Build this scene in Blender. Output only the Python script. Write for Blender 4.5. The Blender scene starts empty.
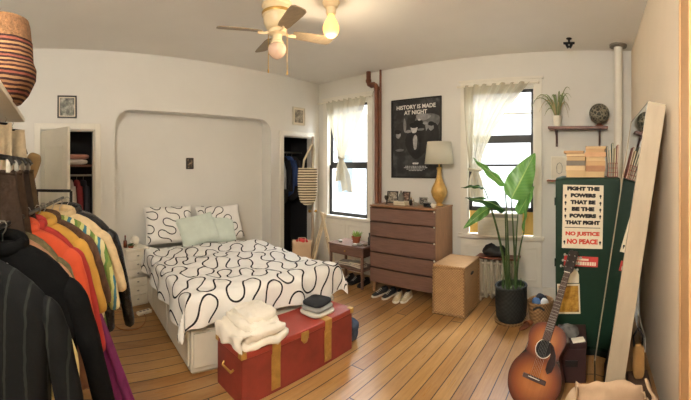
import bpy, bmesh, math, random
from mathutils import Vector, Matrix, noise, Euler
random.seed(7)
PI = math.pi
SC = bpy.context.scene
COL = SC.collection
V = Vector

# ------------------------------------------------------------------ survey of the photograph
F, V0, UB, HC = 354.0, 166.5, 594.0, 1.70      # cylinder focal length, horizon row, column of the +Y axis, eye height
XA, YB, XC, YD, ZC = -4.40, 4.47, 0.473, -0.85, 3.165   # the four wall planes and the ceiling
def az(u): return (UB - u) / F
def at(u, v, r):
    a = az(u); return V((-r * math.sin(a), r * math.cos(a), HC + (V0 - v) * r / F))
def fl(u, v, z=0.0): return at(u, v, F * (HC - z) / (v - V0))
def wa(u, v, x=XA): return at(u, v, -x / math.sin(az(u)))
def wb(u, v, y=YB): return at(u, v, y / math.cos(az(u)))

# ------------------------------------------------------------------ materials
def lin(c):
    if max(c) > 1.0: c = [k / 255 for k in c]
    return tuple((k / 12.92 if k <= .04045 else ((k + .055) / 1.055) ** 2.4) for k in c) + (1.0,)
class G:
    """small helper to wire shader nodes"""
    def __init__(s, name):
        s.m = bpy.data.materials.new(name); s.m.use_nodes = True
        s.t = s.m.node_tree; s.b = s.t.nodes['Principled BSDF']; s.out = s.t.nodes['Material Output']
    def n(s, typ, **kw):
        nd = s.t.nodes.new(typ)
        for k, v in kw.items(): setattr(nd, k, v)
        return nd
    def link(s, a, b): s.t.links.new(a, b)
    def put(s, sock, v):
        if isinstance(v, bpy.types.NodeSocket): s.link(v, sock)
        else: sock.default_value = v
    def math(s, op, a, b=0.0, c=None):
        nd = s.n('ShaderNodeMath', operation=op); s.put(nd.inputs[0], a); s.put(nd.inputs[1], b)
        if c is not None: s.put(nd.inputs[2], c)
        return nd.outputs[0]
    def mix(s, f, a, b, blend='MIX'):
        nd = s.n('ShaderNodeMix', data_type='RGBA', blend_type=blend)
        s.put(nd.inputs[0], f); s.put(nd.inputs[6], a); s.put(nd.inputs[7], b); return nd.outputs[2]
    def coord(s, kind='Object'): return s.n('ShaderNodeTexCoord').outputs[kind]
    def scale(s, vec, sc):
        nd = s.n('ShaderNodeMapping'); s.link(vec, nd.inputs[0]); nd.inputs['Scale'].default_value = sc; return nd.outputs[0]
    def noise(s, vec, scale, detail=3, rough=.5):
        nd = s.n('ShaderNodeTexNoise'); s.link(vec, nd.inputs['Vector']); nd.inputs['Scale'].default_value = scale
        nd.inputs['Detail'].default_value = detail; nd.inputs['Roughness'].default_value = rough; return nd.outputs[0]
    def ramp(s, f, stops):
        nd = s.n('ShaderNodeValToRGB'); s.put(nd.inputs[0], f); r = nd.color_ramp
        while len(r.elements) < len(stops): r.elements.new(.5)
        for e, (p, c) in zip(r.elements, stops): e.position = p; e.color = c
        return nd.outputs[0]
    def bump(s, h, strength=.3, dist=.01):
        nd = s.n('ShaderNodeBump'); s.put(nd.inputs['Height'], h); nd.inputs['Strength'].default_value = strength
        nd.inputs['Distance'].default_value = dist; s.link(nd.outputs[0], s.b.inputs['Normal'])
    def set(s, **kw):
        for k, v in kw.items(): s.put(s.b.inputs[k.replace('_', ' ')], v)
        return s
_MC = {}
def mat(name, c, rough=.6, metal=0.0, var=.12, sc=9.0, bump=0.0, bsc=60.0, stretch=(1, 1, 1), sheen=0.0, coat=0.0, spec=None):
    if name in _MC: return _MC[name]
    g = G(name); co = g.scale(g.coord(), stretch)
    base = lin(c); dark = tuple(k * (1 - var) for k in base[:3]) + (1,); lite = tuple(min(1, k * (1 + var * .6)) for k in base[:3]) + (1,)
    g.set(Base_Color=g.ramp(g.noise(co, sc, 4, .6), [(.3, dark), (.7, lite)]), Roughness=rough, Metallic=metal)
    if bump: g.bump(g.noise(co, bsc, 3, .6), bump, .01)
    if sheen: g.set(Sheen_Weight=sheen)
    if coat: g.set(Coat_Weight=coat)
    if spec is not None: g.b.inputs['Specular IOR Level'].default_value = spec
    _MC[name] = g.m; return g.m
def stripes(name, cols, axis, freq, rough=.8, phase=0.0, noise_amt=.02, bump=0.0):
    """bands along one object axis, cycling through cols"""
    if name in _MC: return _MC[name]
    g = G(name); co = g.coord(); sep = g.n('ShaderNodeSeparateXYZ'); g.link(co, sep.inputs[0])
    w = g.math('ADD', sep.outputs[axis], g.math('MULTIPLY', g.noise(co, 12), noise_amt))
    f = g.math('FRACT', g.math('ADD', g.math('MULTIPLY', w, freq), phase))
    n = len(cols); rp = g.n('ShaderNodeValToRGB'); g.link(f, rp.inputs[0]); r = rp.color_ramp; r.interpolation = 'CONSTANT'
    while len(r.elements) < n: r.elements.new(.5)
    for k, (e, c) in enumerate(zip(r.elements, cols)): e.position = k / n; e.color = lin(c)
    g.set(Base_Color=rp.outputs[0], Roughness=rough)
    if bump: g.bump(f, bump, .005)
    g.b.inputs['Specular IOR Level'].default_value = .15
    _MC[name] = g.m; return g.m
def wicker(name, c1, c2, sc=70.0):
    g = G(name); co = g.coord(); sep = g.n('ShaderNodeSeparateXYZ'); g.link(co, sep.inputs[0])
    hor = g.math('ADD', sep.outputs[0], sep.outputs[1])
    a = g.math('SINE', g.math('MULTIPLY', hor, sc * 2)); b = g.math('SINE', g.math('MULTIPLY', sep.outputs[2], sc * 2.2))
    h = g.math('MULTIPLY_ADD', g.math('MULTIPLY', a, b), .5, .5)
    col = g.mix(h, lin(c1), lin(c2)); col = g.mix(g.math('MULTIPLY', g.noise(co, 14), .5), col, lin([k * .6 for k in c2]))
    g.set(Base_Color=col, Roughness=.75); g.bump(h, .6, .006); return g.m
def cloth_thin(name, c, transl=.5, transp=.08):
    g = G(name); d = g.n('ShaderNodeBsdfDiffuse'); d.inputs[0].default_value = lin(c)
    t = g.n('ShaderNodeBsdfTranslucent'); t.inputs[0].default_value = lin(c); tr = g.n('ShaderNodeBsdfTransparent')
    m1 = g.n('ShaderNodeMixShader'); m1.inputs[0].default_value = transl; g.link(d.outputs[0], m1.inputs[1]); g.link(t.outputs[0], m1.inputs[2])
    m2 = g.n('ShaderNodeMixShader'); m2.inputs[0].default_value = transp; g.link(m1.outputs[0], m2.inputs[1]); g.link(tr.outputs[0], m2.inputs[2])
    g.link(m2.outputs[0], g.out.inputs[0]); return g.m
def leafmat(name, c, c2):
    g = G(name); uv = g.coord('UV'); sep = g.n('ShaderNodeSeparateXYZ'); g.link(uv, sep.inputs[0])
    rib = g.math('LESS_THAN', g.math('ABSOLUTE', sep.outputs[0]), .05)
    vein = g.math('MULTIPLY_ADD', g.math('SINE', g.math('MULTIPLY', g.math('ADD', sep.outputs[1], g.math('MULTIPLY', g.math('ABSOLUTE', sep.outputs[0]), -.15)), 90)), .5, .5)
    col = g.mix(g.math('MULTIPLY', vein, .35), lin(c), lin(c2)); col = g.mix(rib, col, lin((150, 178, 96)))
    g.set(Base_Color=col, Roughness=.35)
    t = g.n('ShaderNodeBsdfTranslucent'); g.link(col, t.inputs[0]); mx = g.n('ShaderNodeMixShader'); mx.inputs[0].default_value = .25
    g.link(g.b.outputs[0], mx.inputs[1]); g.link(t.outputs[0], mx.inputs[2]); g.link(mx.outputs[0], g.out.inputs[0]); return g.m
def emis(name, c, s):
    g = G(name); g.set(Base_Color=lin(c), Emission_Color=lin(c), Emission_Strength=s); return g.m

def floor_mat():
    g = G('floor_boards'); co = g.coord(); sep = g.n('ShaderNodeSeparateXYZ'); g.link(co, sep.inputs[0])
    px = g.math('MULTIPLY', sep.outputs[0], 1 / .128); idx = g.math('FLOOR', px); fr = g.math('FRACT', px)
    wn = g.n('ShaderNodeTexWhiteNoise', noise_dimensions='1D'); g.link(idx, wn.inputs['W'])
    # staggered end joints
    ly = g.math('MULTIPLY_ADD', sep.outputs[1], 1 / 3.6, g.math('MULTIPLY', wn.outputs[0], 7.3)); lj = g.math('FLOOR', ly); lf = g.math('FRACT', ly)
    cm = g.n('ShaderNodeCombineXYZ'); g.link(idx, cm.inputs[0]); g.link(lj, cm.inputs[1])
    w2 = g.n('ShaderNodeTexWhiteNoise', noise_dimensions='2D'); g.link(cm.outputs[0], w2.inputs['Vector'])
    c = g.ramp(w2.outputs[0], [(0, lin((152, 106, 56))), (.35, lin((178, 130, 72))), (.7, lin((196, 152, 92))), (1, lin((164, 120, 74)))])
    sh = g.n('ShaderNodeVectorMath', operation='ADD'); g.link(co, sh.inputs[0])
    sx = g.n('ShaderNodeCombineXYZ'); g.link(g.math('MULTIPLY', w2.outputs[0], 5), sx.inputs[1]); g.link(sx.outputs[0], sh.inputs[1])
    grain = g.noise(g.scale(sh.outputs[0], (34, 1.6, 1)), 1.6, 5, .65)
    c = g.mix(g.math('MULTIPLY', grain, .75), c, lin((92, 58, 28)))
    worn = g.ramp(g.noise(g.scale(co, (2.2, .8, 1)), 1.3, 5, .7), [(.46, (0, 0, 0, 1)), (.72, (1, 1, 1, 1))])
    c = g.mix(g.math('MULTIPLY', worn, .45), c, lin((196, 160, 112)))
    gap = g.math('MAXIMUM', g.math('LESS_THAN', fr, .065), g.math('LESS_THAN', lf, .003))
    c = g.mix(gap, c, lin((38, 22, 12)))
    g.set(Base_Color=c, Roughness=g.math('MULTIPLY_ADD', grain, .22, .20)); g.bump(g.math('SUBTRACT', g.math('MULTIPLY', grain, .15), gap), .35, .006)
    return g.m

M = dict(
    wall=mat('wall_paint', (221, 219, 212), .75, var=.035, sc=1.6, bump=.06, bsc=25),
    ceil=mat('ceiling_paint', (230, 227, 220), .8, var=.04, sc=1.2, bump=.05, bsc=20),
    trim=mat('trim_paint', (228, 224, 212), .45, var=.04, sc=5),
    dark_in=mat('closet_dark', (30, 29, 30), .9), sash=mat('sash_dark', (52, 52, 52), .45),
    white=mat('white_lacquer', (222, 216, 200), .4, var=.04), offw=mat('off_white', (210, 202, 182), .55, var=.06),
    black=mat('black_matte', (22, 22, 23), .6), blackm=mat('black_metal', (28, 28, 29), .35, .6),
    brass=mat('brass', (184, 146, 76), .4, .45, var=.25, sc=14), gold=mat('gold_glaze', (196, 158, 88), .32, .3, var=.25, sc=16, bump=.25, bsc=45),
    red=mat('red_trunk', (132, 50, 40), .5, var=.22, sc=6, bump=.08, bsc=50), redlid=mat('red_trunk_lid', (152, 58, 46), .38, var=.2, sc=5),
    walnut=mat('walnut', (112, 83, 70), .38, var=.25, sc=3, stretch=(2, 8, 22)), walnut_d=mat('walnut_dark', (62, 38, 30), .5, var=.3),
    oak=mat('side_wood', (150, 110, 76), .4, var=.22, sc=3, stretch=(8, 8, 1.5)), shelfw=mat('shelf_wood', (112, 62, 42), .45, var=.25, sc=4, stretch=(2, 12, 12)),
    rust=mat('rust_pipe', (112, 66, 44), .5, .2, var=.35, sc=10), cream=mat('fan_cream', (226, 205, 165), .35, var=.05),
    blade=mat('fan_blade', (140, 122, 96), .4, var=.2, sc=4, stretch=(3, 12, 3)), steel=mat('steel', (170, 168, 160), .3, .9),
    green=mat('cabinet_green', (17, 44, 29), .55, var=.2, sc=3, spec=.25), greend=mat('cabinet_edge', (15, 33, 26), .4),
    paper=mat('paper_white', (226, 214, 190), .8, var=.06), ink=mat('ink', (26, 22, 20), .8), redink=mat('red_ink', (206, 58, 32), .7),
    sticker=mat('red_sticker', (186, 52, 48), .5), kraft=mat('kraft_paper', (196, 166, 134), .8, var=.14, sc=5, bump=.3, bsc=9),
    wick=wicker('wicker_tan', (204, 166, 116), (158, 116, 74), 95), wickd=wicker('wicker_black', (40, 44, 40), (14, 18, 17), 60), wickl=wicker('wicker_light', (190, 152, 104), (130, 94, 56), 70),
    terra=mat('terracotta', (158, 86, 54), .8, var=.15), soil=mat('soil', (44, 32, 24), .95),
    mint=mat('mint_cotton', (202, 212, 200), .9, var=.06, bump=.5, bsc=9), linen=mat('cream_linen', (230, 222, 206), .92, var=.08, sc=6, bump=.4, bsc=10),
    mattress=mat('mattress', (226, 222, 212), .9), cotton=mat('white_cotton', (234, 231, 225), .9, var=.03, bump=.25, bsc=14), print=mat('black_print', (24, 23, 26), .9),
    sheer=cloth_thin('sheer_curtain', (200, 193, 172), .20, .13),
    globe=mat('frosted_globe', (230, 196, 170), .25, var=.05), lampsh=cloth_thin('lamp_linen', (224, 220, 204), .3, .0),
    bone=mat('bone_white', (232, 226, 210), .4), tanw=mat('mirror_frame_wood', (172, 157, 134), .5, var=.08, sc=3, stretch=(6, 6, 1)),
    frame_k=mat('frame_black', (26, 23, 21), .4), mirror=None)
g = G('mirror_glass'); g.set(Base_Color=(.82, .85, .83, 1), Metallic=1.0, Roughness=.015); M['mirror'] = g.m
g = G('window_glass'); tr = g.n('ShaderNodeBsdfTransparent'); gl = g.n('ShaderNodeBsdfGlossy'); gl.inputs['Roughness'].default_value = .02
fr = g.n('ShaderNodeFresnel'); mx = g.n('ShaderNodeMixShader'); g.link(g.math('MULTIPLY', fr.outputs[0], .6), mx.inputs[0])
g.link(tr.outputs[0], mx.inputs[1]); g.link(gl.outputs[0], mx.inputs[2]); g.link(mx.outputs[0], g.out.inputs[0]); M['glass'] = g.m
M['leaf'] = leafmat('leaf_bright', (98, 142, 68), (66, 110, 48)); M['leafd'] = leafmat('leaf_dark', (44, 82, 36), (26, 54, 26)); M['stem'] = mat('stem_green', (66, 88, 46), .5)

# ------------------------------------------------------------------ mesh building
class MB:
    def __init__(s): s.v = []; s.f = []; s.uv = {}; s.split = 10 ** 9
    def add(s, vs, fs, mtx=None, uvs=None):
        o = len(s.v)
        s.v += [tuple(mtx @ V(p)) if mtx else tuple(p) for p in vs]; s.f += [tuple(i + o for i in f) for f in fs]
        if uvs:
            for i, q in enumerate(uvs): s.uv[i + o] = q
        return s
    def box(s, c, d, rot=None):
        x, y, z = (k / 2 for k in d)
        vs = [V((a * x, b * y, e * z)) for e in (-1, 1) for b in (-1, 1) for a in (-1, 1)]
        m = Matrix.Translation(V(c)) @ (Euler(rot).to_matrix().to_4x4() if rot else Matrix())
        return s.add(vs, [(0, 2, 3, 1), (4, 5, 7, 6), (0, 1, 5, 4), (2, 6, 7, 3), (0, 4, 6, 2), (1, 3, 7, 5)], m)
    def bb(s, a, b): return s.box([(p + q) / 2 for p, q in zip(a, b)], [abs(q - p) for p, q in zip(a, b)])
    def tube(s, pts, r, n=8, cap=True, flat=1.0, up=None):
        pts = [V(p) for p in pts]; k = len(pts); rs = r if isinstance(r, (list, tuple)) else [r] * k
        prev = None; vs = []
        for i, p in enumerate(pts):
            t = (pts[min(i + 1, k - 1)] - pts[max(i - 1, 0)]).normalized()
            if prev is None: a = (up or (V((0, 0, 1)) if abs(t.z) < .9 else V((1, 0, 0)))); a = (a - t * a.dot(t)).normalized()
            else: a = (prev - t * prev.dot(t)).normalized()
            prev = a; b = t.cross(a)
            vs += [p + (a * math.cos(q) + b * flat * math.sin(q)) * rs[i] for q in [2 * PI * j / n for j in range(n)]]
        fs = [(i * n + j, i * n + (j + 1) % n, (i + 1) * n + (j + 1) % n, (i + 1) * n + j) for i in range(k - 1) for j in range(n)]
        if cap: fs += [tuple(range(n))[::-1], tuple(range((k - 1) * n, k * n))]
        return s.add(vs, fs)
    def cyl(s, p0, p1, r0, r1=None, n=16): return s.tube([p0, p1], [r0, r0 if r1 is None else r1], n)
    def lathe(s, prof, c=(0, 0, 0), n=28, mod=None):
        vs = []
        for (r, z) in prof:
            for j in range(n):
                a = 2 * PI * j / n; q = r * (mod(a, z) if mod else 1); vs.append((c[0] + q * math.cos(a), c[1] + q * math.sin(a), c[2] + z))
        k = len(prof); fs = [(i * n + j, i * n + (j + 1) % n, (i + 1) * n + (j + 1) % n, (i + 1) * n + j) for i in range(k - 1) for j in range(n)]
        if prof[0][0] > 1e-6: fs.append(tuple(range(n))[::-1])
        if prof[-1][0] > 1e-6: fs.append(tuple(range((k - 1) * n, k * n)))
        return s.add(vs, fs)
    def ell(s, c, r, nu=20, nv=12, pw=1.0, mtx=None):
        f = lambda x: math.copysign(abs(x) ** pw, x)
        vs = []; fs = []
        for i in range(nv + 1):
            t = -PI / 2 + PI * i / nv
            for j in range(nu):
                a = 2 * PI * j / nu
                vs.append((c[0] + r[0] * f(math.cos(t)) * f(math.cos(a)), c[1] + r[1] * f(math.cos(t)) * f(math.sin(a)), c[2] + r[2] * f(math.sin(t))))
        fs = [(i * nu + j, i * nu + (j + 1) % nu, (i + 1) * nu + (j + 1) % nu, (i + 1) * nu + j) for i in range(nv) for j in range(nu)]
        return s.add(vs, fs, mtx)
    def sheet(s, fn, nu, nv, uvf=None):
        vs = [fn(i / nu, j / nv) for j in range(nv + 1) for i in range(nu + 1)]
        fs = [(j * (nu + 1) + i, j * (nu + 1) + i + 1, (j + 1) * (nu + 1) + i + 1, (j + 1) * (nu + 1) + i) for j in range(nv) for i in range(nu)]
        return s.add(vs, fs, None, [uvf(i / nu, j / nv) for j in range(nv + 1) for i in range(nu + 1)] if uvf else None)
    def prism(s, poly, z0, z1, mtx=None):
        """extrude an outline of (x, z) points along y from z0 to z1"""
        n = len(poly); vs = [(x, z0, z) for x, z in poly] + [(x, z1, z) for x, z in poly]
        return s.add(vs, [tuple(range(n)), tuple(range(2 * n - 1, n - 1, -1))] + [((i + 1) % n, i, n + i, n + (i + 1) % n) for i in range(n)], mtx)
    def build(s, name, m, parent=None, smooth=35, bevel=0.0, solid=0.0, sub=0, loc=None, rot=None):
        me = bpy.data.meshes.new(name); me.from_pydata([tuple(p) for p in s.v], [], s.f); me.update()
        bm = bmesh.new(); bm.from_mesh(me); bmesh.ops.remove_doubles(bm, verts=bm.verts, dist=1e-6) if not s.uv else None
        bmesh.ops.recalc_face_normals(bm, faces=bm.faces) if s.split > 10 ** 8 else None; bm.to_mesh(me); bm.free()
        if s.uv:
            l = me.uv_layers.new(name='UVMap')
            for lp in me.loops: l.data[lp.index].uv = s.uv.get(lp.vertex_index, (0, 0))
        if smooth:
            for p in me.polygons: p.use_smooth = True
            me.set_sharp_from_angle(angle=math.radians(smooth))
        if isinstance(m, (list, tuple)):
            for q in m: me.materials.append(q)
            for p in me.polygons: p.material_index = 1 if p.index >= s.split else 0
        else: me.materials.append(m)
        o = bpy.data.objects.new(name, me); COL.objects.link(o)
        if parent is not None: o.parent = parent
        if loc is not None: o.location = loc
        if rot is not None: o.rotation_euler = rot
        if bevel:
            b = o.modifiers.new('bevel', 'BEVEL'); b.width = bevel; b.segments = 2; b.limit_method = 'ANGLE'; b.angle_limit = math.radians(40)
        if solid:
            b = o.modifiers.new('solid', 'SOLIDIFY'); b.thickness = solid; b.offset = 0
        if sub:
            b = o.modifiers.new('sub', 'SUBSURF'); b.levels = b.render_levels = sub
        return o
def thing(name, label, cat, loc=(0, 0, 0), rz=0.0, group=None, rot=None):
    o = bpy.data.objects.new(name, None); COL.objects.link(o); o.location = loc; o.rotation_euler = rot or (0, 0, rz); o.empty_display_size = .05
    return tag(o, label, cat, group)
def tag(o, label, cat, group=None):
    o['label'] = label; o['category'] = cat
    if group: o['group'] = group
    return o
def struct(name, loc=(0, 0, 0), rz=0.0):
    o = bpy.data.objects.new(name, None); COL.objects.link(o); o.location = loc; o.rotation_euler = (0, 0, rz); o['kind'] = 'structure'; return o
def S(o, label=None):
    o['kind'] = 'structure'
    if label: o['label'] = label
    return o
def bez(p0, p1, p2, n=10):
    p0, p1, p2 = V(p0), V(p1), V(p2); return [p0 * (1 - t) ** 2 + p1 * 2 * t * (1 - t) + p2 * t * t for t in [i / n for i in range(n + 1)]]
def text(name, body, size, m, parent, loc, rot=(PI / 2, 0, 0), bold=0.0, width=None, height=None, align='CENTER'):
    cu = bpy.data.curves.new(name, 'FONT'); cu.body = body; cu.size = size; cu.align_x = align; cu.align_y = 'CENTER'; cu.offset = bold; cu.resolution_u = 3
    t = bpy.data.objects.new(name, cu); COL.objects.link(t); dg = bpy.context.evaluated_depsgraph_get(); dg.update()
    me = bpy.data.meshes.new_from_object(t.evaluated_get(dg)); bpy.data.objects.remove(t); me.name = name
    xs = [v.co.x for v in me.vertices]; ys = [v.co.y for v in me.vertices]
    if width and xs:
        k = width / (max(xs) - min(xs)); kk = height / (max(ys) - min(ys)) if height else k
        for v in me.vertices: v.co.x *= k; v.co.y *= kk
    me.materials.clear(); me.materials.append(m)
    o = bpy.data.objects.new(name, me); COL.objects.link(o); o.parent = parent; o.location = loc; o.rotation_euler = rot; return o
def meanders(q, surf, a0, a1, b0, b1, M_=1.0, row=.40, wid=.012, ang=.5, seed=1, up=1):
    """print long winding lines on the cloth surf(a, b): ribbons lying just over it, in the same mesh"""
    rnd = random.Random(seed); q.split = len(q.f); ca, sa = math.cos(ang), math.sin(ang); R = math.hypot(a1 - a0, b1 - b0) / 2; ma, mb = (a0 + a1) / 2, (b0 + b1) / 2
    k = -R + rnd.random() * row
    while k < R:
        x, y, s = -R - .3 - rnd.random() * .3, k, 0.0; path = []; om = 1.88; mm = M_; ds = .010
        while x < R + .3:
            h = s % mm / mm
            if s > mm: s -= mm; om = 1.72 + .30 * rnd.random(); mm = M_ * (.75 + .3 * rnd.random())
            th = om * math.sin(2 * PI * s / mm) ; x += ds * math.cos(th); y += ds * math.sin(th); s += ds
            path.append((ma + x * ca - y * sa, mb + x * sa + y * ca, th + ang))
        run = []
        for p in path + [None]:
            ok = p and a0 < p[0] < a1 and b0 < p[1] < b1
            if ok: run.append(p)
            if (not ok) and run:
                if len(run) > 4:
                    vs = []
                    for (a, b, th) in run:
                        nx, ny = -math.sin(th) * wid / 2, math.cos(th) * wid / 2; e = .004
                        P = surf(a, b); da = surf(a + e, b) - P; db = surf(a, b + e) - P; n_ = da.cross(db); n_ = n_.normalized() * .0035 * up if n_.length > 1e-12 else V((0, 0, .0035))
                        vs += [P + da * (nx / e) + db * (ny / e) + n_, P - da * (nx / e) - db * (ny / e) + n_]
                    q.add(vs, [(2 * i, 2 * i + 1, 2 * i + 3, 2 * i + 2) for i in range(len(run) - 1)])
                run = []
        k += row * (.95 + .1 * rnd.random())
def fbm(p, s=1.0): return noise.fractal(V(p) * s, 1.0, 2.0, 3)

# ------------------------------------------------------------------ the room
def holed(name, outer, holes, m, thick, to3):
    """flat wall with openings: outlines in wall coordinates, to3 maps (a, z, depth) to the room"""
    bm = bmesh.new()
    for loop in [outer] + holes:
        vs = [bm.verts.new((p[0], p[1], 0)) for p in loop]
        for i in range(len(vs)): bm.edges.new((vs[i], vs[(i + 1) % len(vs)]))
    bmesh.ops.triangle_fill(bm, use_beauty=True, use_dissolve=False, edges=bm.edges[:])
    r = bmesh.ops.extrude_face_region(bm, geom=bm.faces[:])
    for v in [e for e in r['geom'] if isinstance(e, bmesh.types.BMVert)]: v.co.z = thick
    for v in bm.verts: v.co = V(to3(*v.co))
    bmesh.ops.recalc_face_normals(bm, faces=bm.faces)
    me = bpy.data.meshes.new(name); bm.to_mesh(me); bm.free(); me.materials.append(m)
    o = bpy.data.objects.new(name, me); COL.objects.link(o); return S(o)
def rect(a0, z0, a1, z1): return [(a0, z0), (a1, z0), (a1, z1), (a0, z1)]
def rounded_top(a0, z0, a1, z1, r, n=8):
    p = [(a0, z0), (a1, z0)]
    p += [(a1 - r + r * math.cos(t), z1 - r + r * math.sin(t)) for t in [PI / 2 * i / n for i in range(n + 1)]]
    p += [(a0 + r - r * math.sin(t), z1 - r + r * math.cos(t)) for t in [PI / 2 * i / n for i in range(n + 1)]]
    return p
CL0, CL1, CLZ = .03, .71, 2.16          # left closet opening (y range, head height)
CR0, CR1, CRZ = 3.65, 4.31, 2.20        # right closet opening
AL0, AL1, ALZ = .97, 3.405, 2.43        # bed alcove
W1 = (-4.16, -3.31, .88, 2.74); W2 = (-1.66, -.76, .80, 2.72)
S(MB().bb((XA - 1.0, YD, -.1), (XC + .02, YB + .02, 0)).build('floor', floor_mat(), smooth=0))
S(MB().bb((XA - 1.0, YD - .1, ZC), (XC + .1, YB + .15, ZC + .1)).build('ceiling', M['ceil'], smooth=0))
holed('wall_left', rect(YD, 0, YB, ZC), [rect(CL0, .001, CL1, CLZ), rounded_top(AL0, .001, AL1, ALZ, .22), rect(CR0, .001, CR1, CRZ)], M['wall'], .12, lambda a, z, d: (XA - d, a, z))
holed('wall_back', rect(XA - 1.0, 0, XC + .1, ZC), [rect(W1[0], W1[2], W1[1], W1[3]), rect(W2[0], W2[2], W2[1], W2[3])], M['wall'], .22, lambda a, z, d: (a, YB + d, z))
S(MB().bb((XC, YD, 0), (XC + .1, YB, ZC)).build('wall_right', mat('wall_right_warm_light', (246, 230, 206), .7, var=.04, sc=1.5), smooth=0))  # warm light put into the colour, paler and peachier than the other walls
S(MB().bb((XA - 1.0, YD - .1, 0), (XC + .1, YD, ZC)).build('wall_front', M['wall'], smooth=0))
al = MB(); al.bb((XA - .28, AL0 - .1, 0), (XA - .24, AL1 + .1, ALZ + .1)); al.bb((XA - .24, AL0 - .04, 0), (XA - .12, AL0, ALZ)); al.bb((XA - .24, AL1, 0), (XA - .12, AL1 + .04, ALZ)); al.bb((XA - .24, AL0, ALZ), (XA - .12, AL1, ALZ + .04))
S(al.build('wall_alcove', M['wall'], smooth=0))
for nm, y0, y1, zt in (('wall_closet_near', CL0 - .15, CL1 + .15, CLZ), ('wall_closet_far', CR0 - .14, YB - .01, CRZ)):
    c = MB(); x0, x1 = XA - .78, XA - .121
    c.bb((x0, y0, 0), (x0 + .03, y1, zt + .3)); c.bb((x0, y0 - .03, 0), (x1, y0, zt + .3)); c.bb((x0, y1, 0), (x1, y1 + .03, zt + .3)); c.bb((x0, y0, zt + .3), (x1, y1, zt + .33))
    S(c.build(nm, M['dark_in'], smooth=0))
def casing(name, y0, y1, zt, w=.075):
    c = MB(); c.bb((XA, y0 - w, 0), (XA + .025, y0, zt + w)); c.bb((XA, y1, 0), (XA + .025, y1 + w, zt + w)); c.bb((XA, y0, zt), (XA + .025, y1, zt + w))
    c.bb((XA - .12, y0 - .0, 0), (XA, y0 + .015, zt)); c.bb((XA - .12, y1 - .015, 0), (XA, y1, zt)); c.bb((XA - .12, y0, zt - .015), (XA, y1, zt))
    S(c.build(name, M['trim'], bevel=.004))
casing('trim_1', CL0, CL1, CLZ); casing('trim_2', CR0, CR1, CRZ)
b = MB(); b.bb((XA, YD, 0), (XA + .018, CL0 - .08, .14)); b.bb((XA, CL1 + .08, 0), (XA + .018, AL0, .14)); b.bb((XA, AL1, 0), (XA + .018, CR0 - .08, .14)); S(b.build('baseboard_left', M['trim'], bevel=.004))
b = MB(); b.bb((XA, YB - .02, 0), (-1.80, YB, .16)); b.bb((-.65, YB - .02, 0), (XC, YB, .16)); S(b.build('baseboard_back', M['trim'], bevel=.004))
b = MB(); b.bb((XC - .018, 3.2, 0), (XC, YB - .02, .14)); S(b.build('baseboard_right', M['trim'], bevel=.004))
# casing of a doorway at the near end of the right wall
b = MB(); b.bb((XC - .03, 1.62, 0), (XC, 1.78, 2.9)); b.bb((XC - .035, 1.78, 0), (XC, 1.80, 2.9)); S(b.build('trim_3', mat('trim_warm', (208, 164, 116), .5, var=.05), bevel=.005))
# near closet door, swung into the room on its left hinge
def door(name, loc, rz, w, h, m, knob_x):
    d = struct(name, loc, rz)
    p = MB().box((w / 2, 0, h / 2), (w, .036, h - .02)); o = p.build('door_panel', m, d, bevel=.004)
    q = MB()
    for z0, z1 in ((.2, .95), (1.1, h - .2)):
        for sy in (-1, 1):
            for bx in ((.09, z0, w - .09, z0 + .02), (.09, z1 - .02, w - .09, z1), (.09, z0, .11, z1), (w - .11, z0, w - .09, z1)): q.bb((bx[0], sy * .018, bx[1]), (bx[2], sy * .024, bx[3]))
    q.build('panel_moulding', m, d)
    k = MB()
    for sy in (-1, 1): k.lathe([(0, .055), (.02, .05), (.026, .035), (.02, .02), (.009, .012), (.009, 0), (.02, 0), (.02, -.002)], n=14); 
    kk = MB()
    for sy in (-1, 1):
        kk.add([Matrix.Rotation(-sy * PI / 2, 3, 'X') @ V(v) + V((knob_x, sy * .018, 1.0)) for v in k.v[:8 * 14]], k.f[:7 * 14 + 1])
    kk.build('door_knob', M['brass'], d)
    return d
door('door_1', (XA + .03, CL0 + .02, 0), PI / 2 - math.radians(65), .66, CLZ - .02, mat('door_paint', (214, 208, 192), .5, var=.04), .60)
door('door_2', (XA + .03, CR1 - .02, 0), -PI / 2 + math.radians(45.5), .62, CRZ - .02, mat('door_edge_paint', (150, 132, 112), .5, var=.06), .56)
# closet fittings
def closet_bits():
    y0, y1 = CL0 - .14, CL1 + .14
    s1 = tag(MB().bb((XA - .75, y0, 1.70), (XA - .16, y1, 1.725)).build('closet_shelf', M['shelfw']), 'wooden shelf inside the narrow closet behind the open white door', 'shelf')
    r1 = tag(MB().cyl((XA - .42, y0, 1.58), (XA - .42, y1, 1.58), .014).build('closet_rod', M['steel']), 'hanging rod below the shelf in the narrow closet', 'rod')
    for k, (y, c, lab) in enumerate(((.50, (235, 228, 220), 'folded white linen on the closet shelf, lower of two'), (.52, (184, 132, 118), 'folded dusty pink linen on the closet shelf, upper of two'))):
        tag(MB().ell((0, 0, 0), (.13, .16, .035), 20, 8, .6).build('folded_linen', mat('linen_%d' % k, c, .9), loc=(XA - .30, y, 1.76 + k * .07)), lab, 'folded linen', 'linens on the closet shelf')
closet_bits()

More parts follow.
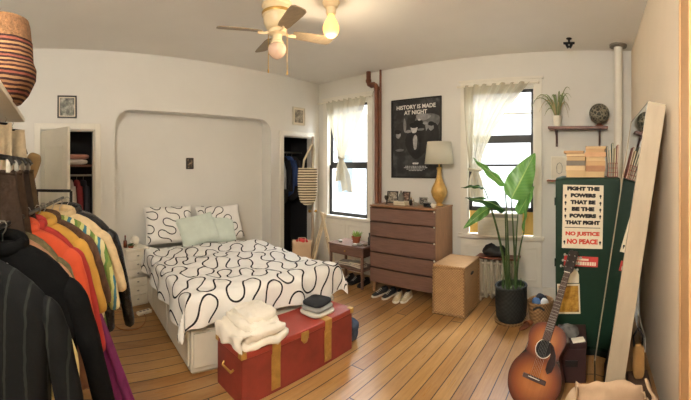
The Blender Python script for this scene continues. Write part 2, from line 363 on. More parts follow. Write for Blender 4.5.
# windows
def window(name, w, rails, sill_out=.06, lift=0.0):
    x0, x1, z0, z1 = w; d = struct(name, (0, 0, 0))
    c = MB(); cw = .10; y = YB
    c.bb((x0 - cw, y - .03, z0 - .02), (x0, y, z1 + cw)); c.bb((x1, y - .03, z0 - .02), (x1 + cw, y, z1 + cw)); c.bb((x0, y - .03, z1), (x1, y, z1 + cw)); c.bb((x0 - cw - .02, y - .045, z1 + cw), (x1 + cw + .02, y, z1 + cw + .03))
    for xx in (x0, x1): c.bb((xx - .012 * (1 if xx == x1 else -1) - .004, y, z0), (xx + .004, y + .12, z1))
    c.bb((x0, y, z1 - .015), (x1, y + .12, z1)); c.build('window_frame', M['trim'], d, bevel=.005)
    MB().bb((x0 - cw - .03, y - sill_out, z0 - .045), (x1 + cw + .03, y + .14, z0)).build('window_sill', M['trim'], d, bevel=.006)
    zs = [z0 + lift] + rails + [z1]
    for i in range(len(zs) - 1):
        a, e = zs[i], zs[i + 1]; yy = y + .015 + .032 * (i % 2); s = MB(); t = .052
        s.bb((x0, yy, a), (x0 + t, yy + .03, e)); s.bb((x1 - t, yy, a), (x1, yy + .03, e)); s.bb((x0, yy, a), (x1, yy + .03, a + t)); s.bb((x0, yy, e - t), (x1, yy + .03, e))
        so = s.build('sash', M['sash'], d, bevel=.003); MB().bb((x0 + t, yy + .012, a + t), (x1 - t, yy + .017, e - t)).build('pane', M['glass'], so)
    return d
w1 = window('window_1', W1, [1.72]); w2 = window('window_2', W2, [2.06], lift=.315)
MB().bb((W2[0] + .045, YB + .018, 1.70), (W2[1] - .045, YB + .04, 1.73)).build('muntin', M['sash'], w2)
MB().bb((W2[0] + .045, YB + .05, 2.385), (W2[1] - .045, YB + .07, 2.405)).build('muntin', M['trim'], w2)
# panelled apron under each window
for nm, w in (('trim_4', W1), ('trim_5', W2)):
    p = MB(); x0, x1, z0 = w[0] - .1, w[1] + .1, w[2] - .06
    p.bb((x0, YB - .022, .16), (x1, YB, z0)); n = 2
    for k in range(n):
        a, e = x0 + .06 + k * (x1 - x0 - .06) / n, x0 + (k + 1) * (x1 - x0 - .06) / n
        for q in ((a, .24, e, .26), (a, z0 - .10, e, z0 - .08), (a, .24, a + .02, z0 - .08), (e - .02, .24, e, z0 - .08)): p.bb((q[0], YB - .03, q[1]), (q[2], YB - .022, q[3]))
    S(p.build(nm, M['trim'], bevel=.003))
#@@PART2
# ------------------------------------------------------------------ ceiling things
FAN = V((-2.497, 2.0, 0))
t = thing('ceiling_fan', 'cream hugger ceiling fan with four grey-brown blades and a pink frosted globe', 'ceiling fan', (FAN.x, FAN.y, ZC))
MB().lathe([(.0, 0), (.135, 0), (.14, -.02), (.128, -.035), (.128, -.07), (.135, -.075), (.135, -.10), (.125, -.11), (.12, -.17), (.095, -.22), (.07, -.235), (0, -.235)], n=36).build('motor_housing', M['cream'], t)
MB().lathe([(.137, -.074), (.139, -.08), (.139, -.094), (.137, -.10)], n=36).build('trim_band', M['brass'], t)
MB().lathe([(0, -.23), (.085, -.235), (.085, -.265), (.045, -.28), (.045, -.33), (.06, -.34), (.06, -.36), (0, -.365)], n=28).build('switch_cup', M['cream'], t)
MB().lathe([(.05, -.355), (.075, -.375), (.085, -.41), (.075, -.45), (.045, -.48), (.015, -.495), (0, -.497)], n=24, mod=lambda a, z: 1 + .03 * math.cos(10 * a)).build('globe_shade', M['globe'], t)
for k in range(4):
    a = math.radians(-20 + 90 * k)
    br = MB(); ca, sa = math.cos(a), math.sin(a); z = -.258
    br.tube([(ca * .07, sa * .07, z), (ca * .12, sa * .12, z - .015), (ca * .18, sa * .18, z - .005)], [.014, .012, .02], 8, flat=.5)
    bo = br.build('blade_arm', M['cream'], t)
    R = Matrix.Rotation(a, 4, 'Z') @ Matrix.Translation((.15, 0, z)) @ Matrix.Rotation(math.radians(-13), 4, 'X')
    ol = [(0, -.045), (.05, -.055), (.30, -.068), (.37, -.066), (.395, -.045), (.40, 0), (.395, .045), (.37, .066), (.30, .068), (.05, .055), (0, .045)]
    n = len(ol); vs = [(x, y, -.004) for x, y in ol] + [(x, y, .004) for x, y in ol]
    MB().add(vs, [tuple(range(n))[::-1], tuple(range(n, 2 * n))] + [(i, (i + 1) % n, n + (i + 1) % n, n + i) for i in range(n)], R).build('blade', M['blade'], t)
for dx, dy, L in ((-.07, -.045, .33), (.07, .06, .36)):
    c = MB(); c.cyl((dx, dy, -.25), (dx, dy, -.25 - L), .0035, n=6); c.lathe([(0, -.25 - L - .035), (.008, -.25 - L - .03), (.007, -.25 - L), (0, -.25 - L + .004)], (dx, dy, 0), 10); c.build('pull_chain', M['brass'], t)
BULB = at(331, 2, 3.14); BULB.z = ZC
t = thing('bulb_light', 'bare glowing round bulb in a cream ceiling socket beside the fan', 'ceiling light', BULB)
MB().lathe([(0, 0), (.075, 0), (.078, -.015), (.065, -.035), (.06, -.05), (.045, -.06), (.045, -.10), (.04, -.12), (0, -.12)], n=28).build('socket', M['cream'], t)
MB().lathe([(.028, -.115), (.032, -.14), (.055, -.18), (.072, -.225), (.072, -.255), (.058, -.295), (.03, -.317), (0, -.322)], n=28).build('bulb', emis('bulb_glow', (255, 196, 108), 1.1), t)
c = at(569, 40, 4.05); c.z = ZC
t = thing('sprinkler_head', 'small dark metal sprinkler head on the ceiling near the window wall', 'sprinkler', c)
MB().lathe([(0, 0), (.035, 0), (.03, -.01), (.012, -.015), (.012, -.05), (0, -.055)], n=16).build('stem', M['blackm'], t)
q = MB(); q.box((0, 0, -.055), (.13, .03, .022)); q.box((0.02, 0, -.085), (.03, .03, .05), (0, .5, 0)); q.box((-.02, 0, -.085), (.03, .03, .05), (0, -.5, 0)); q.build('deflector', M['blackm'], t, bevel=.004)
# pipes
t = thing('riser_pipe', 'white painted round riser pipe running to the ceiling in the far corner', 'pipe', (.29, 4.27, 0))
MB().cyl((0, 0, 0), (0, 0, ZC), .052, n=24).build('pipe', M['trim'], t); MB().lathe([(.054, ZC - .03), (.105, ZC - .022), (.11, ZC), (.054, ZC)], n=28).build('collar', mat('collar_grey', (120, 112, 100), .5), t)
t = thing('heating_pipe', 'rusty brown heating pipe on the wall between curtained corner window and poster', 'pipe', (-3.10, YB - .07, 0))
MB().tube([(0, 0, 0), (0, 0, 2.90), (-.02, 0, 2.935), (-.05, 0, 2.95), (-.11, 0, 2.95), (-.14, 0, 2.965), (-.155, 0, 3.0), (-.155, 0, ZC)], .036, 14).build('pipe', M['rust'], t)
q = MB()
for p, e in (((0, 0, 2.86), (0, 0, 2.91)), ((-.155, 0, 3.0), (-.155, 0, 3.04)), ((-.045, 0, 2.95), (-.11, 0, 2.95))): q.cyl(p, e, .044, n=14)
q.build('fitting', M['rust'], t)
MB().cyl((.055, .02, 0), (.055, .02, ZC), .017, n=10).build('thin_pipe', M['rust'], t)

# ------------------------------------------------------------------ bed
BRZ = math.radians(-5.4)
bed = thing('bed', 'white storage bed with side drawers standing in the arched wall alcove', 'bed', (-4.58, 1.39, 0), BRZ)
BL, BW = 1.98, 1.53
q = MB(); q.bb((0, 0, .02), (BL, BW, .36)); q.build('bed_base', M['white'], bed, bevel=.006)
MB().bb((.02, .02, 0), (BL - .02, BW - .02, .03)).build('plinth', M['offw'], bed)
for k in range(3):
    x0 = .03 + k * .65; dr = MB().bb((x0, -.018, .06), (x0 + .62, 0, .34)).build('drawer', M['white'], bed, bevel=.005)
    MB().bb((x0 + .25, -.024, .315), (x0 + .37, -.016, .33)).build('finger_pull', M['offw'], dr)
MB().bb((BL, .02, .06), (BL + .016, BW - .02, .34)).build('end_panel', M['white'], bed, bevel=.005)
MB().bb((.0, .02, .36), (BL - .02, BW - .02, .60)).build('mattress', M['mattress'], bed, bevel=.05)
BM = Matrix.Translation((-4.58, 1.39, 0)) @ Matrix.Rotation(BRZ, 4, 'Z')
def edge(d, R=.07):
    """distance past the mattress edge along the cloth -> (outward, drop)"""
    if d <= 0: return d, 0.0
    a = d / R
    if a < PI / 2: return R * math.sin(a), R * (1 - math.cos(a))
    return R + .03 * (1 - math.exp(-(d - R * PI / 2) * 6)), R + d - R * PI / 2
A0, A1, B0, B1 = -.30, BW + .20, .34, BL + .27
def duvet_ab(a, b):
    s, q = (a - A0) / (A1 - A0), (b - B0) / (B1 - B0)
    ha, da = edge(max(-a, a - BW)); hb, db = edge(b - (BL - .02))
    da *= (.74 + .34 * q) if a < 0 else .9
    x = (BL - .02 + hb) if b > BL - .02 else b
    y = -ha if a < 0 else (BW + ha if a > BW else a)
    drop = max(da, db) + .30 * min(da, db)
    if da and db:                                   # corner gathers outward into a fold
        k = min(da, db); x += k * .12; y += (-1 if a < 0 else 1) * k * .12
    z = .665 - drop
    w = fbm((a * 1.0, b * 1.0, 3.1), 2.3) * .035 + fbm((a, b, 8.2), 5.5) * .016 + .03 * math.exp(-((b - .55) / .22) ** 2)
    f = max(0, min(1, (da + db) / .22)); ph = b if da > db else a
    off = .022 * f * math.sin(ph * 15 + 2 * fbm((ph, 0, 0), 1.5)) + .008 * f
    if da > db: y += (-1 if a < 0 else 1) * off
    elif db: x += off
    z += .018 * math.sin(ph * 9) * f + max(-.02, w) * (1 - f)
    return BM @ V((x, y, max(z, .10)))
q = MB().sheet(lambda s, t_: duvet_ab(A0 + s * (A1 - A0), B0 + t_ * (B1 - B0)), 100, 100)
meanders(q, duvet_ab, A0 + .01, A1 - .01, B0 + .01, B1 - .01, .86, .345, .016, .55, 5, -1)
dv = q.build('duvet', [M['cotton'], M['print']], None, smooth=180)
tag(dv, 'white duvet printed with a meandering black line, spread over the bed', 'duvet')
def pillow(name, label, cat, m, loc, w, h, th, tilt, rz, group, seed=0, roll=0.0):
    def pt(side):
        def f(s, q):
            u, v = s * 2 - 1, q * 2 - 1
            pinch = 1 - .07 * (1 - v * v) * abs(u) ** 3; pin2 = 1 - .07 * (1 - u * u) * abs(v) ** 3
            b = (max(0, 1 - u ** 4) * max(0, 1 - v ** 4)) ** .42
            n_ = fbm((u + seed, v, seed * 3.3), 1.8) * .10
            return V((u * w / 2 * pinch, v * h / 2 * pin2, side * th / 2 * b * (1 + n_ * 2) + .02 * n_))
        return f
    q = MB()
    uvf = lambda s, q_: (s * w + seed * .37, q_ * h + seed * .21)
    q.sheet(pt(1), 26, 18, uvf); q.sheet(pt(-1), 26, 18, uvf)
    Rm = Matrix.Rotation(rz, 4, 'Z') @ Matrix.Rotation(PI / 2, 4, 'Z') @ Matrix.Rotation(PI / 2 - tilt, 4, 'X') @ Matrix.Rotation(roll, 4, 'Z')
    if m == 'print':
        fr = pt(1); meanders(q, lambda a, b: fr((a + w / 2) / w, (b + h / 2) / h), -w / 2 + .012, w / 2 - .012, -h / 2 + .012, h / 2 - .012, .62, .27, .013, .2 + seed, seed); m = [M['cotton'], M['print']]
    o = q.build(name, m, None, smooth=180); o.matrix_world = Matrix.Translation(loc) @ Rm
    o.location = loc; o.rotation_euler = Rm.to_euler()
    return tag(o, label, cat, group)
pp = lambda x, y, z: BM @ V((x, y, z))
pillow('pillow', 'black-on-white squiggle pillow nearest the white drawer tower, leaning on the alcove wall', 'pillow', 'print', pp(.13, .34, .92), .68, .52, .17, math.radians(22), BRZ, 'squiggle print pillows', 1)
pillow('pillow', 'black-on-white squiggle pillow nearest the tall dark closet, leaning on the alcove wall', 'pillow', 'print', pp(.13, 1.08, .915), .68, .50, .17, math.radians(24), BRZ, 'squiggle print pillows', 2)
pillow('pillow', 'pale mint pillow tilted in front, overlapping the squiggle pillow by the drawer tower', 'pillow', M['mint'], pp(.27, .70, .86), .56, .42, .16, math.radians(32), BRZ, 'pale mint pillows', 3, .16)
pillow('pillow', 'pale mint pillow lying closest to the middle of the bedhead, behind the tilted one', 'pillow', M['mint'], pp(.24, 1.00, .84), .52, .40, .15, math.radians(36), BRZ, 'pale mint pillows', 4, -.12)

# ------------------------------------------------------------------ red trunk and what lies on it
CX0, CX1, CY0, CY1, CZ = -2.44, -2.086, 1.355, 2.56, .382
tr = thing('storage_chest', 'red painted wooden trunk with brass bands at the foot of the bed', 'trunk', ((CX0 + CX1) / 2, (CY0 + CY1) / 2, 0))
cw, cl = CX1 - CX0, CY1 - CY0
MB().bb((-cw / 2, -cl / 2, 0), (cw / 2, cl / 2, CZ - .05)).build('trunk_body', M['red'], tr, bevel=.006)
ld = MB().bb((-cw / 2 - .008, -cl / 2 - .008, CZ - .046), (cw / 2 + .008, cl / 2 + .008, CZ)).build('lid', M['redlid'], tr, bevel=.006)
for y in (-.30, .27):
    s = MB(); x = cw / 2 + .002
    s.bb((x, y - .042, .03), (x + .006, y + .042, .30))
    for z in (.06, .115, .17, .225, .275):
        s.lathe([(0, .0), (.011, .0), (.009, .006), (0, .008)], (0, 0, 0), 8) if False else None
        s.box((x + .007, y - .02, z), (.006, .012, .012)); s.box((x + .007, y + .02, z), (.006, .012, .012))
    s.build('strap', M['brass'], tr, bevel=.002)
    s = MB(); s.bb((x + .006, y - .04, .30), (x + .013, y + .04, CZ + .003)); s.bb((x - .10, y - .04, CZ), (x + .013, y + .04, CZ + .005)); s.build('hinge_plate', M['brass'], ld, bevel=.002)
x = cw / 2
s = MB(); s.bb((x + .006, -.045, CZ - .075), (x + .014, .035, CZ - .012)); s.ell((x + .012, -.005, CZ - .075), (.008, .032, .03), 14, 8); s.build('latch', M['brass'], tr, bevel=.002)
for y in (-1, 1):
    for xx in (-1, 1):
        s = MB(); s.box((xx * (cw / 2 - .012), y * (cl / 2 + .009), CZ - .02), (.045, .005, .042)); s.box((xx * (cw / 2 + .009), y * (cl / 2 - .012), CZ - .02), (.005, .045, .042)); s.box((xx * (cw / 2 - .012), y * (cl / 2 - .012), CZ + .001), (.045, .045, .004)); s.build('corner_plate', M['brass'], ld, bevel=.001)
    h = MB(); h.tube([(-.07, y * (cl / 2 + .002), .22), (-.06, y * (cl / 2 + .02), .20), (.06, y * (cl / 2 + .02), .20), (.07, y * (cl / 2 + .002), .22)], .009, 8); h.build('side_handle', M['brass'], tr)
# rumpled white blanket folded several times
q = MB()
for k, (zz, sx, sy, oy, ox) in enumerate(((.035, .20, .225, .0, .02), (.085, .195, .215, .005, .0), (.130, .185, .18, .02, -.02), (.168, .15, .145, .04, -.04))):
    o = len(q.v); q.ell((ox, oy, zz), (sx, sy, .036), 64, 22, .5)
    for i in range(o, len(q.v)):
        p = V(q.v[i]); n_ = fbm((p.x * 1, p.y * 1, p.z + k * 7), 5); m_ = fbm((p.x * 1.0, p.y * .45, k * 3.0), 17); r_ = abs(fbm((p.x * .5 + p.y * .5, p.y, k * 1.7), 9))
        q.v[i] = (p.x * (1 + .12 * n_), p.y * (1 + .12 * n_), p.z + .024 * n_ + .014 * m_ - .03 * r_ - .22 * max(0, -p.y - .17))
q.sheet(lambda s, w: V((-.17 + .36 * s + .012 * math.sin(9 * w), -.14 - .10 * math.sin(min(1, w * 1.6) * PI / 2) + .012 * math.sin(14 * s), .10 - .02 * w - .12 * max(0, w - .35) + .02 * math.sin(7 * s + 3 * w))), 24, 18)
o = q.build('folded_blanket', M['linen'], None, smooth=180, loc=(-2.27, 1.575, CZ + .0)); tag(o, 'rumpled cream blanket folded in a heap on one end of the red trunk', 'blanket')
# small stack of folded clothes
for k, (c, lab, sx, sy) in enumerate((((206, 200, 186), 'pale folded shirt at the bottom of the small stack on the trunk', .12, .14), ((150, 150, 146), 'grey folded top in the middle of the small stack on the trunk', .115, .13), ((34, 34, 36), 'black folded top crowning the small stack on the trunk', .105, .12))):
    q = MB(); q.ell((0, 0, 0), (sx, sy, .019), 30, 10, .5)
    for i in range(len(q.v)):
        p = V(q.v[i]); n_ = fbm((p.x + k, p.y, k * 2.2), 11); q.v[i] = (p.x * (1 + .06 * n_), p.y * (1 + .06 * n_), p.z + .006 * n_)
    o = q.build('folded_shirt', mat('fold_%d' % k, c, .92, bump=.3, bsc=30), None, smooth=180, loc=(-2.25 - .012 * k, 2.27 + .01 * k, CZ + .02 + .036 * k), rot=(0, 0, .12 * k)); tag(o, lab, 'folded clothes', 'folded clothes on the trunk')
# blue cloth bag slumped beside the trunk
q = MB(); q.ell((0, 0, .11), (.09, .085, .115), 24, 14, .8)
for i in range(len(q.v)):
    p = V(q.v[i]); n_ = fbm(p, 9); q.v[i] = (p.x * (1 + .3 * n_), p.y * (1 + .3 * n_), max(.0, p.z * (1 + .12 * n_)))
tag(q.build('cloth_bag', mat('blue_cloth', (70, 84, 106), .9, var=.4, sc=14), None, smooth=180, loc=(-2.22, 2.68, 0)), 'crumpled blue-grey cloth bag on the floor beyond the end of the trunk', 'bag')

# ------------------------------------------------------------------ white drawer tower by the bed
dw = thing('drawer_tower', 'narrow white drawer tower standing between the clothes rack and the bed', 'cabinet', (-4.29, 1.165, 0), math.radians(14))
w_, d_, h_ = .32, .30, .70
MB().bb((-d_ / 2, -w_ / 2, 0), (d_ / 2 - .012, w_ / 2, h_ - .02)).build('carcass', M['white'], dw, bevel=.004)
MB().bb((-d_ / 2 - .004, -w_ / 2 - .006, h_ - .02), (d_ / 2 + .008, w_ / 2 + .006, h_)).build('top', M['white'], dw, bevel=.004)
for k in range(6):
    z0 = .035 + k * .106; f = MB().bb((d_ / 2 - .012, -w_ / 2 + .012, z0), (d_ / 2 + .004, w_ / 2 - .012, z0 + .098)).build('drawer', M['white'], dw, bevel=.004)
    MB().ell((d_ / 2 + .012, 0, z0 + .05), (.012, .016, .009), 10, 6).build('knob', M['steel'], f)
tp = lambda x, y: Matrix.Translation((-4.29, 1.165, h_)) @ Matrix.Rotation(math.radians(14), 4, 'Z') @ V((x, y, 0))
gl_ = thing('globe_lamp', 'small white globe lamp on the drawer tower', 'lamp', tp(.02, .03))
MB().lathe([(0, 0), (.035, 0), (.035, .012), (.02, .02), (0, .022)], n=20).build('base', M['offw'], gl_); MB().ell((0, 0, .075), (.058, .058, .058), 24, 14).build('globe', M['bone'], gl_)
bt = thing('bottle', 'slim brown bottle standing on the drawer tower', 'bottle', tp(.03, -.11))
MB().lathe([(0, 0), (.022, 0), (.024, .01), (.024, .08), (.01, .10), (.009, .135), (0, .135)], n=16).build('body', mat('amber', (96, 44, 22), .2), bt); MB().lathe([(.0105, .13), (.0105, .15), (0, .15)], n=12).build('cap', mat('cap_red', (120, 60, 40), .5), bt)
pl = thing('trailing_plant', 'tiny leafy plant in a shallow dish on the drawer tower', 'plant', tp(.07, -.055))
MB().lathe([(0, 0), (.03, 0), (.04, .025), (.036, .025), (0, .015)], n=16).build('dish', M['terra'], pl)
q = MB()
for k in range(18):
    a = k * 2.4; r = .015 + .03 * random.random(); q.ell((0, 0, 0), (.018, .009, .003), 8, 4, 1, Matrix.Translation((r * math.cos(a), r * math.sin(a), .03 + .02 * random.random())) @ Matrix.Rotation(a, 4, 'Z') @ Matrix.Rotation(-.5, 4, 'Y'))
q.build('leaves', mat('leaf_small', (56, 92, 46), .6), pl)
# power strip and its cable
ps = thing('power_strip', 'white power strip lying on the floor at the side of the bed', 'power strip', fl(146, 309) + V((.12, -.06, 0)), .3)
MB().bb((-.03, -.09, 0), (.03, .09, .035)).build('casing', M['bone'], ps, bevel=.006)
q = MB()
for y in (-.05, 0, .05): q.lathe([(0, .0355), (.016, .0355), (.016, .037), (0, .037)], (0, y, 0), 12)
q.build('outlets', mat('outlet_grey', (140, 136, 128), .5), ps)
pts = [fl(u, v, .006) for u, v in ((146, 311), (138, 314), (128, 313), (117, 312), (112, 318), (118, 328), (132, 330), (142, 326), (146, 318), (143, 313))]
sm = []
for i in range(len(pts) - 1):
    p0, p1, p2, p3 = pts[max(i - 1, 0)], pts[i], pts[i + 1], pts[min(i + 2, len(pts) - 1)]
    for k in range(5):
        x = k / 5; sm.append(.5 * ((2 * p1) + (p2 - p0) * x + (2 * p0 - 5 * p1 + 4 * p2 - p3) * x * x + (3 * p1 - p0 - 3 * p2 + p3) * x ** 3))
tag(MB().tube(sm, .006, 6).build('power_cable', mat('cable_tan', (150, 96, 58), .5)), 'thin tan power cable looped on the floor before the drawer tower', 'cable')

# ------------------------------------------------------------------ pictures on the left wall
def picture(name, label, cat, c, w, h, axis, fm, pm, group=None, mat_w=.0, bord=.018, tilt=0):
    """framed picture on wall x=XA ('x') or y=YB ('y'), c = centre on the wall"""
    t = thing(name, label, cat, c, PI / 2 if axis == 'x' else 0, group)   # local: x along the wall, -y into the room
    f = MB(); a, e = w / 2, h / 2
    f.bb((-a, -.022, e - bord), (a, 0, e)); f.bb((-a, -.022, -e), (a, 0, -e + bord)); f.bb((-a, -.022, -e + bord), (-a + bord, 0, e - bord)); f.bb((a - bord, -.022, -e + bord), (a, 0, e - bord))
    f.build('frame', fm, t, bevel=.002)
    if mat_w:
        MB().bb((-a + bord, -.010, -e + bord), (a - bord, -.006, e - bord)).build('mount', M['paper'], t)
    MB().bb((-a + bord + mat_w, -.013, -e + bord + mat_w), (a - bord - mat_w, -.004 if not mat_w else -.0105, e - bord - mat_w)).build('print', pm, t)
    return t
def photo(name, c1, c2, c3, sc=14):
    g = G(name); n_ = g.noise(g.coord(), sc, 5, .6); g.set(Base_Color=g.ramp(n_, [(.35, lin(c1)), (.5, lin(c2)), (.66, lin(c3))]), Roughness=.5); return g.m
picture('framed_photo', 'black framed landscape print hung high beside the open closet door', 'picture', wa(67, 107), .24, .28, 'x', M['frame_k'], photo('print_grey', (40, 42, 38), (120, 120, 110), (190, 186, 172), 16), mat_w=.012)
picture('framed_photo', 'tiny dark framed picture alone on the alcove wall over the bed', 'picture', wa(189.5, 163.5, XA - .24) + V((.0, 0, 0)), .11, .16, 'x', M['frame_k'], photo('print_dark', (26, 24, 22), (70, 60, 50), (170, 150, 120), 26), bord=.016)
picture('framed_photo', 'pale framed picture hung above the tall dark closet opening', 'picture', wa(298.5, 116.5), .27, .30, 'x', M['offw'], photo('print_sepia', (90, 82, 70), (140, 130, 112), (196, 186, 164), 14), mat_w=.025)
# ------------------------------------------------------------------ clothes rack on the left
RA = V((-1.12, -.20, 0)); RD = V((-.968, .25, 0)); RZ = math.atan2(.968, .25); RH = 1.47
def rp(s, lat=0.0, z=RH): return V((RA.x + RD.x * s + .25 * lat, RA.y + RD.y * s + .968 * lat, z))
rk = thing('clothes_rack', 'black metal clothes rack crowded with hanging coats', 'clothes rack', rp(.7, 0, 0), RZ)
L_ = .84
MB().cyl((0, -L_, RH), (0, L_, RH), .010, n=12).build('rail', M['blackm'], rk)
for y in (-1, 1):
    e = MB()
    for x in (-.20, .06): e.tube([(x, y * L_, 0), (x, y * L_, 1.52), ], .011, 10)
    e.tube([(-.20, y * L_, 1.52), (.06, y * L_, 1.52)], .011, 10); e.tube([(-.20, y * L_, 1.40), (.06, y * L_, 1.40)], .009, 8); e.tube([(-.20, y * L_, .12), (.06, y * L_, .12)], .011, 10)
    e.build('end_frame', M['blackm'], rk)
MB().cyl((0, -L_, .12), (0, L_, .12), .011, n=10).build('lower_bar', M['blackm'], rk)

def garment(name, label, cat, s, m, w=.22, L=.95, th=.06, flare=1.15, sl=.55, slm=None, seed=0, collar=None, dz=0.0, lat=0.0, spread=.10, hem_wave=.01, slope=.11, cuff=None, hangm=None, turn=0.0):
    t = thing(name, label, cat, rp(s, lat, RH + dz), RZ + turn, 'garments on the clothes rack')
    q = MB(); n = 36; rows = []
    prof = [(-.055, .045, .55), (-.065, .085, .75), (-.085, w * .62, .85), (-.075 - slope, w * .97, .95), (-.13 - slope, w * 1.0, 1.0)]
    z0 = prof[-1][0]
    for k in range(1, 15):
        f = k / 14; prof.append((z0 + (-L - z0) * f, w * (1 + (flare - 1) * f - .05 * math.sin(PI * min(1, f * 1.6))), 1.0 + .35 * f))
    vs = []
    for (z, hw, tk) in prof:
        f = max(0, (-z - .2) / max(.2, L - .2))
        for j in range(n):
            a = 2 * PI * j / n; c_, s_ = math.cos(a), math.sin(a)
            x = hw * math.copysign(abs(c_) ** .75, c_); y = th * tk * math.copysign(abs(s_) ** .8, s_)
            rip = math.sin(x * 34 + seed * 2.1 + math.sin(z * 3 + seed)) * .016 * f + fbm((x * 3, z * 2, seed * 5.5 + (1 if s_ > 0 else 0)), 2.0) * .022
            vs.append((x, y + (rip if abs(s_) > .25 else rip * .4), z + (hem_wave * math.sin(x * 20 + seed) if z == prof[-1][0] else 0) + (-.035 * (x / max(hw, .01)) ** 2 * 0)))
    k = len(prof); fs = [(i * n + j, i * n + (j + 1) % n, (i + 1) * n + (j + 1) % n, (i + 1) * n + j) for i in range(k - 1) for j in range(n)] + [tuple(range(n))[::-1]]
    q.add(vs, fs); q.build('body', m, t, smooth=180, sub=1)
    if sl:
        for sd in (1, -1):
            p0 = V((sd * (w * .80), 0, -.085 - slope)); p1 = V((sd * (w + .02), 0, -.24)); p2 = V((sd * (w + spread), .012 * sd, -.12 - sl))
            pts = [p0] + bez(V((sd * w * .93, 0, -.13 - slope)), p1, p2, 9)[0:]
            rr = [.040] + [.053 - .015 * i / 9 + .004 * math.sin(i * 2.3 + seed) for i in range(10)]
            e = MB().tube(pts, rr, 14, up=V((1, 0, 0)), flat=.85).build('sleeve', slm or m, t, smooth=180, sub=1)
            if cuff: MB().tube([p2 + (p2 - pts[-2]).normalized() * -.05, p2 + (p2 - pts[-2]).normalized() * .006], [.050, .048], 14, up=V((1, 0, 0)), flat=.85).build('cuff', cuff, e)
    if collar:
        MB().tube([(.07 * math.cos(a) * 1.15, .055 * math.sin(a), -.06 + .02 * math.sin(a)) for a in [2 * PI * i / 16 for i in range(17)]], .026, 8, up=V((0, 0, 1))).build('collar', collar, t, smooth=180)
    # its hanger, hooked over the rail
    h = thing('coat_hanger', 'hanger hook over the rail carrying the ' + label.split(',')[0].split(' hung')[0].split(' with')[0], 'hanger', rp(s, lat, RH + dz), RZ + turn, 'hangers on the clothes rack')
    hk = MB().tube([(0, 0, -.06), (0, 0, -.03 - dz * 0), (.012, 0, -.012), (.017, 0, .008), (.008, 0, .0215), (-.008, 0, .0215), (-.016, 0, .008)], .0028, 6); hk.build('hook', hangm or M['steel'], h)
    return t
# fabrics
velvet = stripes('black_corded', [(9, 9, 9)] * 7 + [(30, 32, 29)], 0, 17, .95, noise_amt=.02)
blackw = mat('black_wool', (10, 10, 10), .95, var=.3, bump=.3, spec=.1); pale = mat('butter_linen', (206, 188, 132), .9, var=.12)
salmon = mat('dusty_tan_wool', (150, 108, 82), .95, var=.25, sc=12, bump=.5); orange = mat('burnt_orange', (190, 72, 36), .85, var=.2, sc=6); redc = mat('deep_red', (160, 40, 34), .85, var=.2)
purple = mat('magenta_fringe', (120, 38, 96), .9, var=.3); yellow = mat('mustard', (186, 142, 58), .85, var=.15); fur = mat('brown_fur', (86, 58, 38), .95, var=.45, sc=30, bump=1.0, bsc=90)
cream = mat('cream_shearling', (204, 180, 140), .95, var=.2, sc=16, bump=.8, bsc=60); leather = mat('black_leather', (18, 18, 20), .25, var=.2, bump=1.0, bsc=22)
striped = stripes('green_blue_stripe', [(118, 132, 70), (186, 186, 120), (60, 112, 130), (206, 196, 150), (90, 120, 60)], 0, 11, .85, noise_amt=.05); suede = mat('brown_suede', (74, 52, 38), .95, var=.3, bump=.5)
garment('coat', 'long black corded coat hung closest to the camera on the rack', 'coat', .0, velvet, .285, 1.22, .085, 1.16, .62, velvet, 1, blackw, spread=.10, slope=.085, lat=-.035)
garment('shirt', 'butter yellow shirt with only its edge showing behind the black corded coat', 'shirt', .13, pale, .26, 1.12, .04, 1.34, .0, None, 2, None, slope=.16, lat=.055, dz=-.13)
garment('coat', 'plain black wool coat hung second of the dark coats on the rack', 'coat', .24, blackw, .28, 1.16, .07, 1.34, .62, None, 3, blackw, spread=.13, slope=.10, lat=.005)
garment('cardigan', 'dusty tan knitted cardigan hung behind the black coats', 'cardigan', .38, salmon, .265, .72, .06, 1.05, .56, None, 4, salmon, spread=.09, slope=.085, lat=-.055)
garment('jacket', 'olive brown tweed jacket hung between the tan cardigan and the orange dress', 'jacket', .49, mat('olive_tweed', (92, 84, 56), .95, var=.4, sc=40), .24, .64, .05, 1.05, .48, None, 5, None, slope=.09, lat=-.05)
dr_ = garment('dress', 'burnt orange long-sleeved dress hung in the middle of the rack', 'dress', .60, orange, .27, .66, .06, 1.08, .66, None, 6, orange, spread=.11, slope=.075, cuff=orange, lat=-.045)
garment('blouse', 'deep red blouse squeezed behind the orange dress', 'blouse', .70, redc, .26, .74, .05, 1.1, .58, None, 7, redc, slope=.095, spread=.11, lat=-.03)
garment('blouse', 'mustard yellow blouse hung beside the brown fur jacket', 'blouse', .80, yellow, .24, .52, .05, 1.1, .42, None, 8, yellow, slope=.07)
garment('fur_jacket', 'short brown fur jacket hung between the mustard blouse and the striped dress', 'jacket', .92, fur, .26, .58, .075, 1.05, .42, None, 9, fur, slope=.07)
garment('dress', 'green and blue striped dress hung before the cream shearling jacket', 'dress', 1.04, striped, .285, 1.0, .05, 1.30, .50, None, 10, None, slope=.10, spread=.10, lat=.02)
garment('shearling_jacket', 'cream shearling jacket with a fluffy collar hung near the rack end', 'jacket', 1.18, cream, .29, .56, .08, 1.10, .44, None, 11, cream, slope=.09, spread=.11, lat=.045)
garment('leather_jacket', 'shiny black leather jacket hung last on the rack toward the wall', 'jacket', 1.34, leather, .31, .84, .08, 1.05, .74, None, 12, leather, spread=.12, slope=.11, lat=.065)
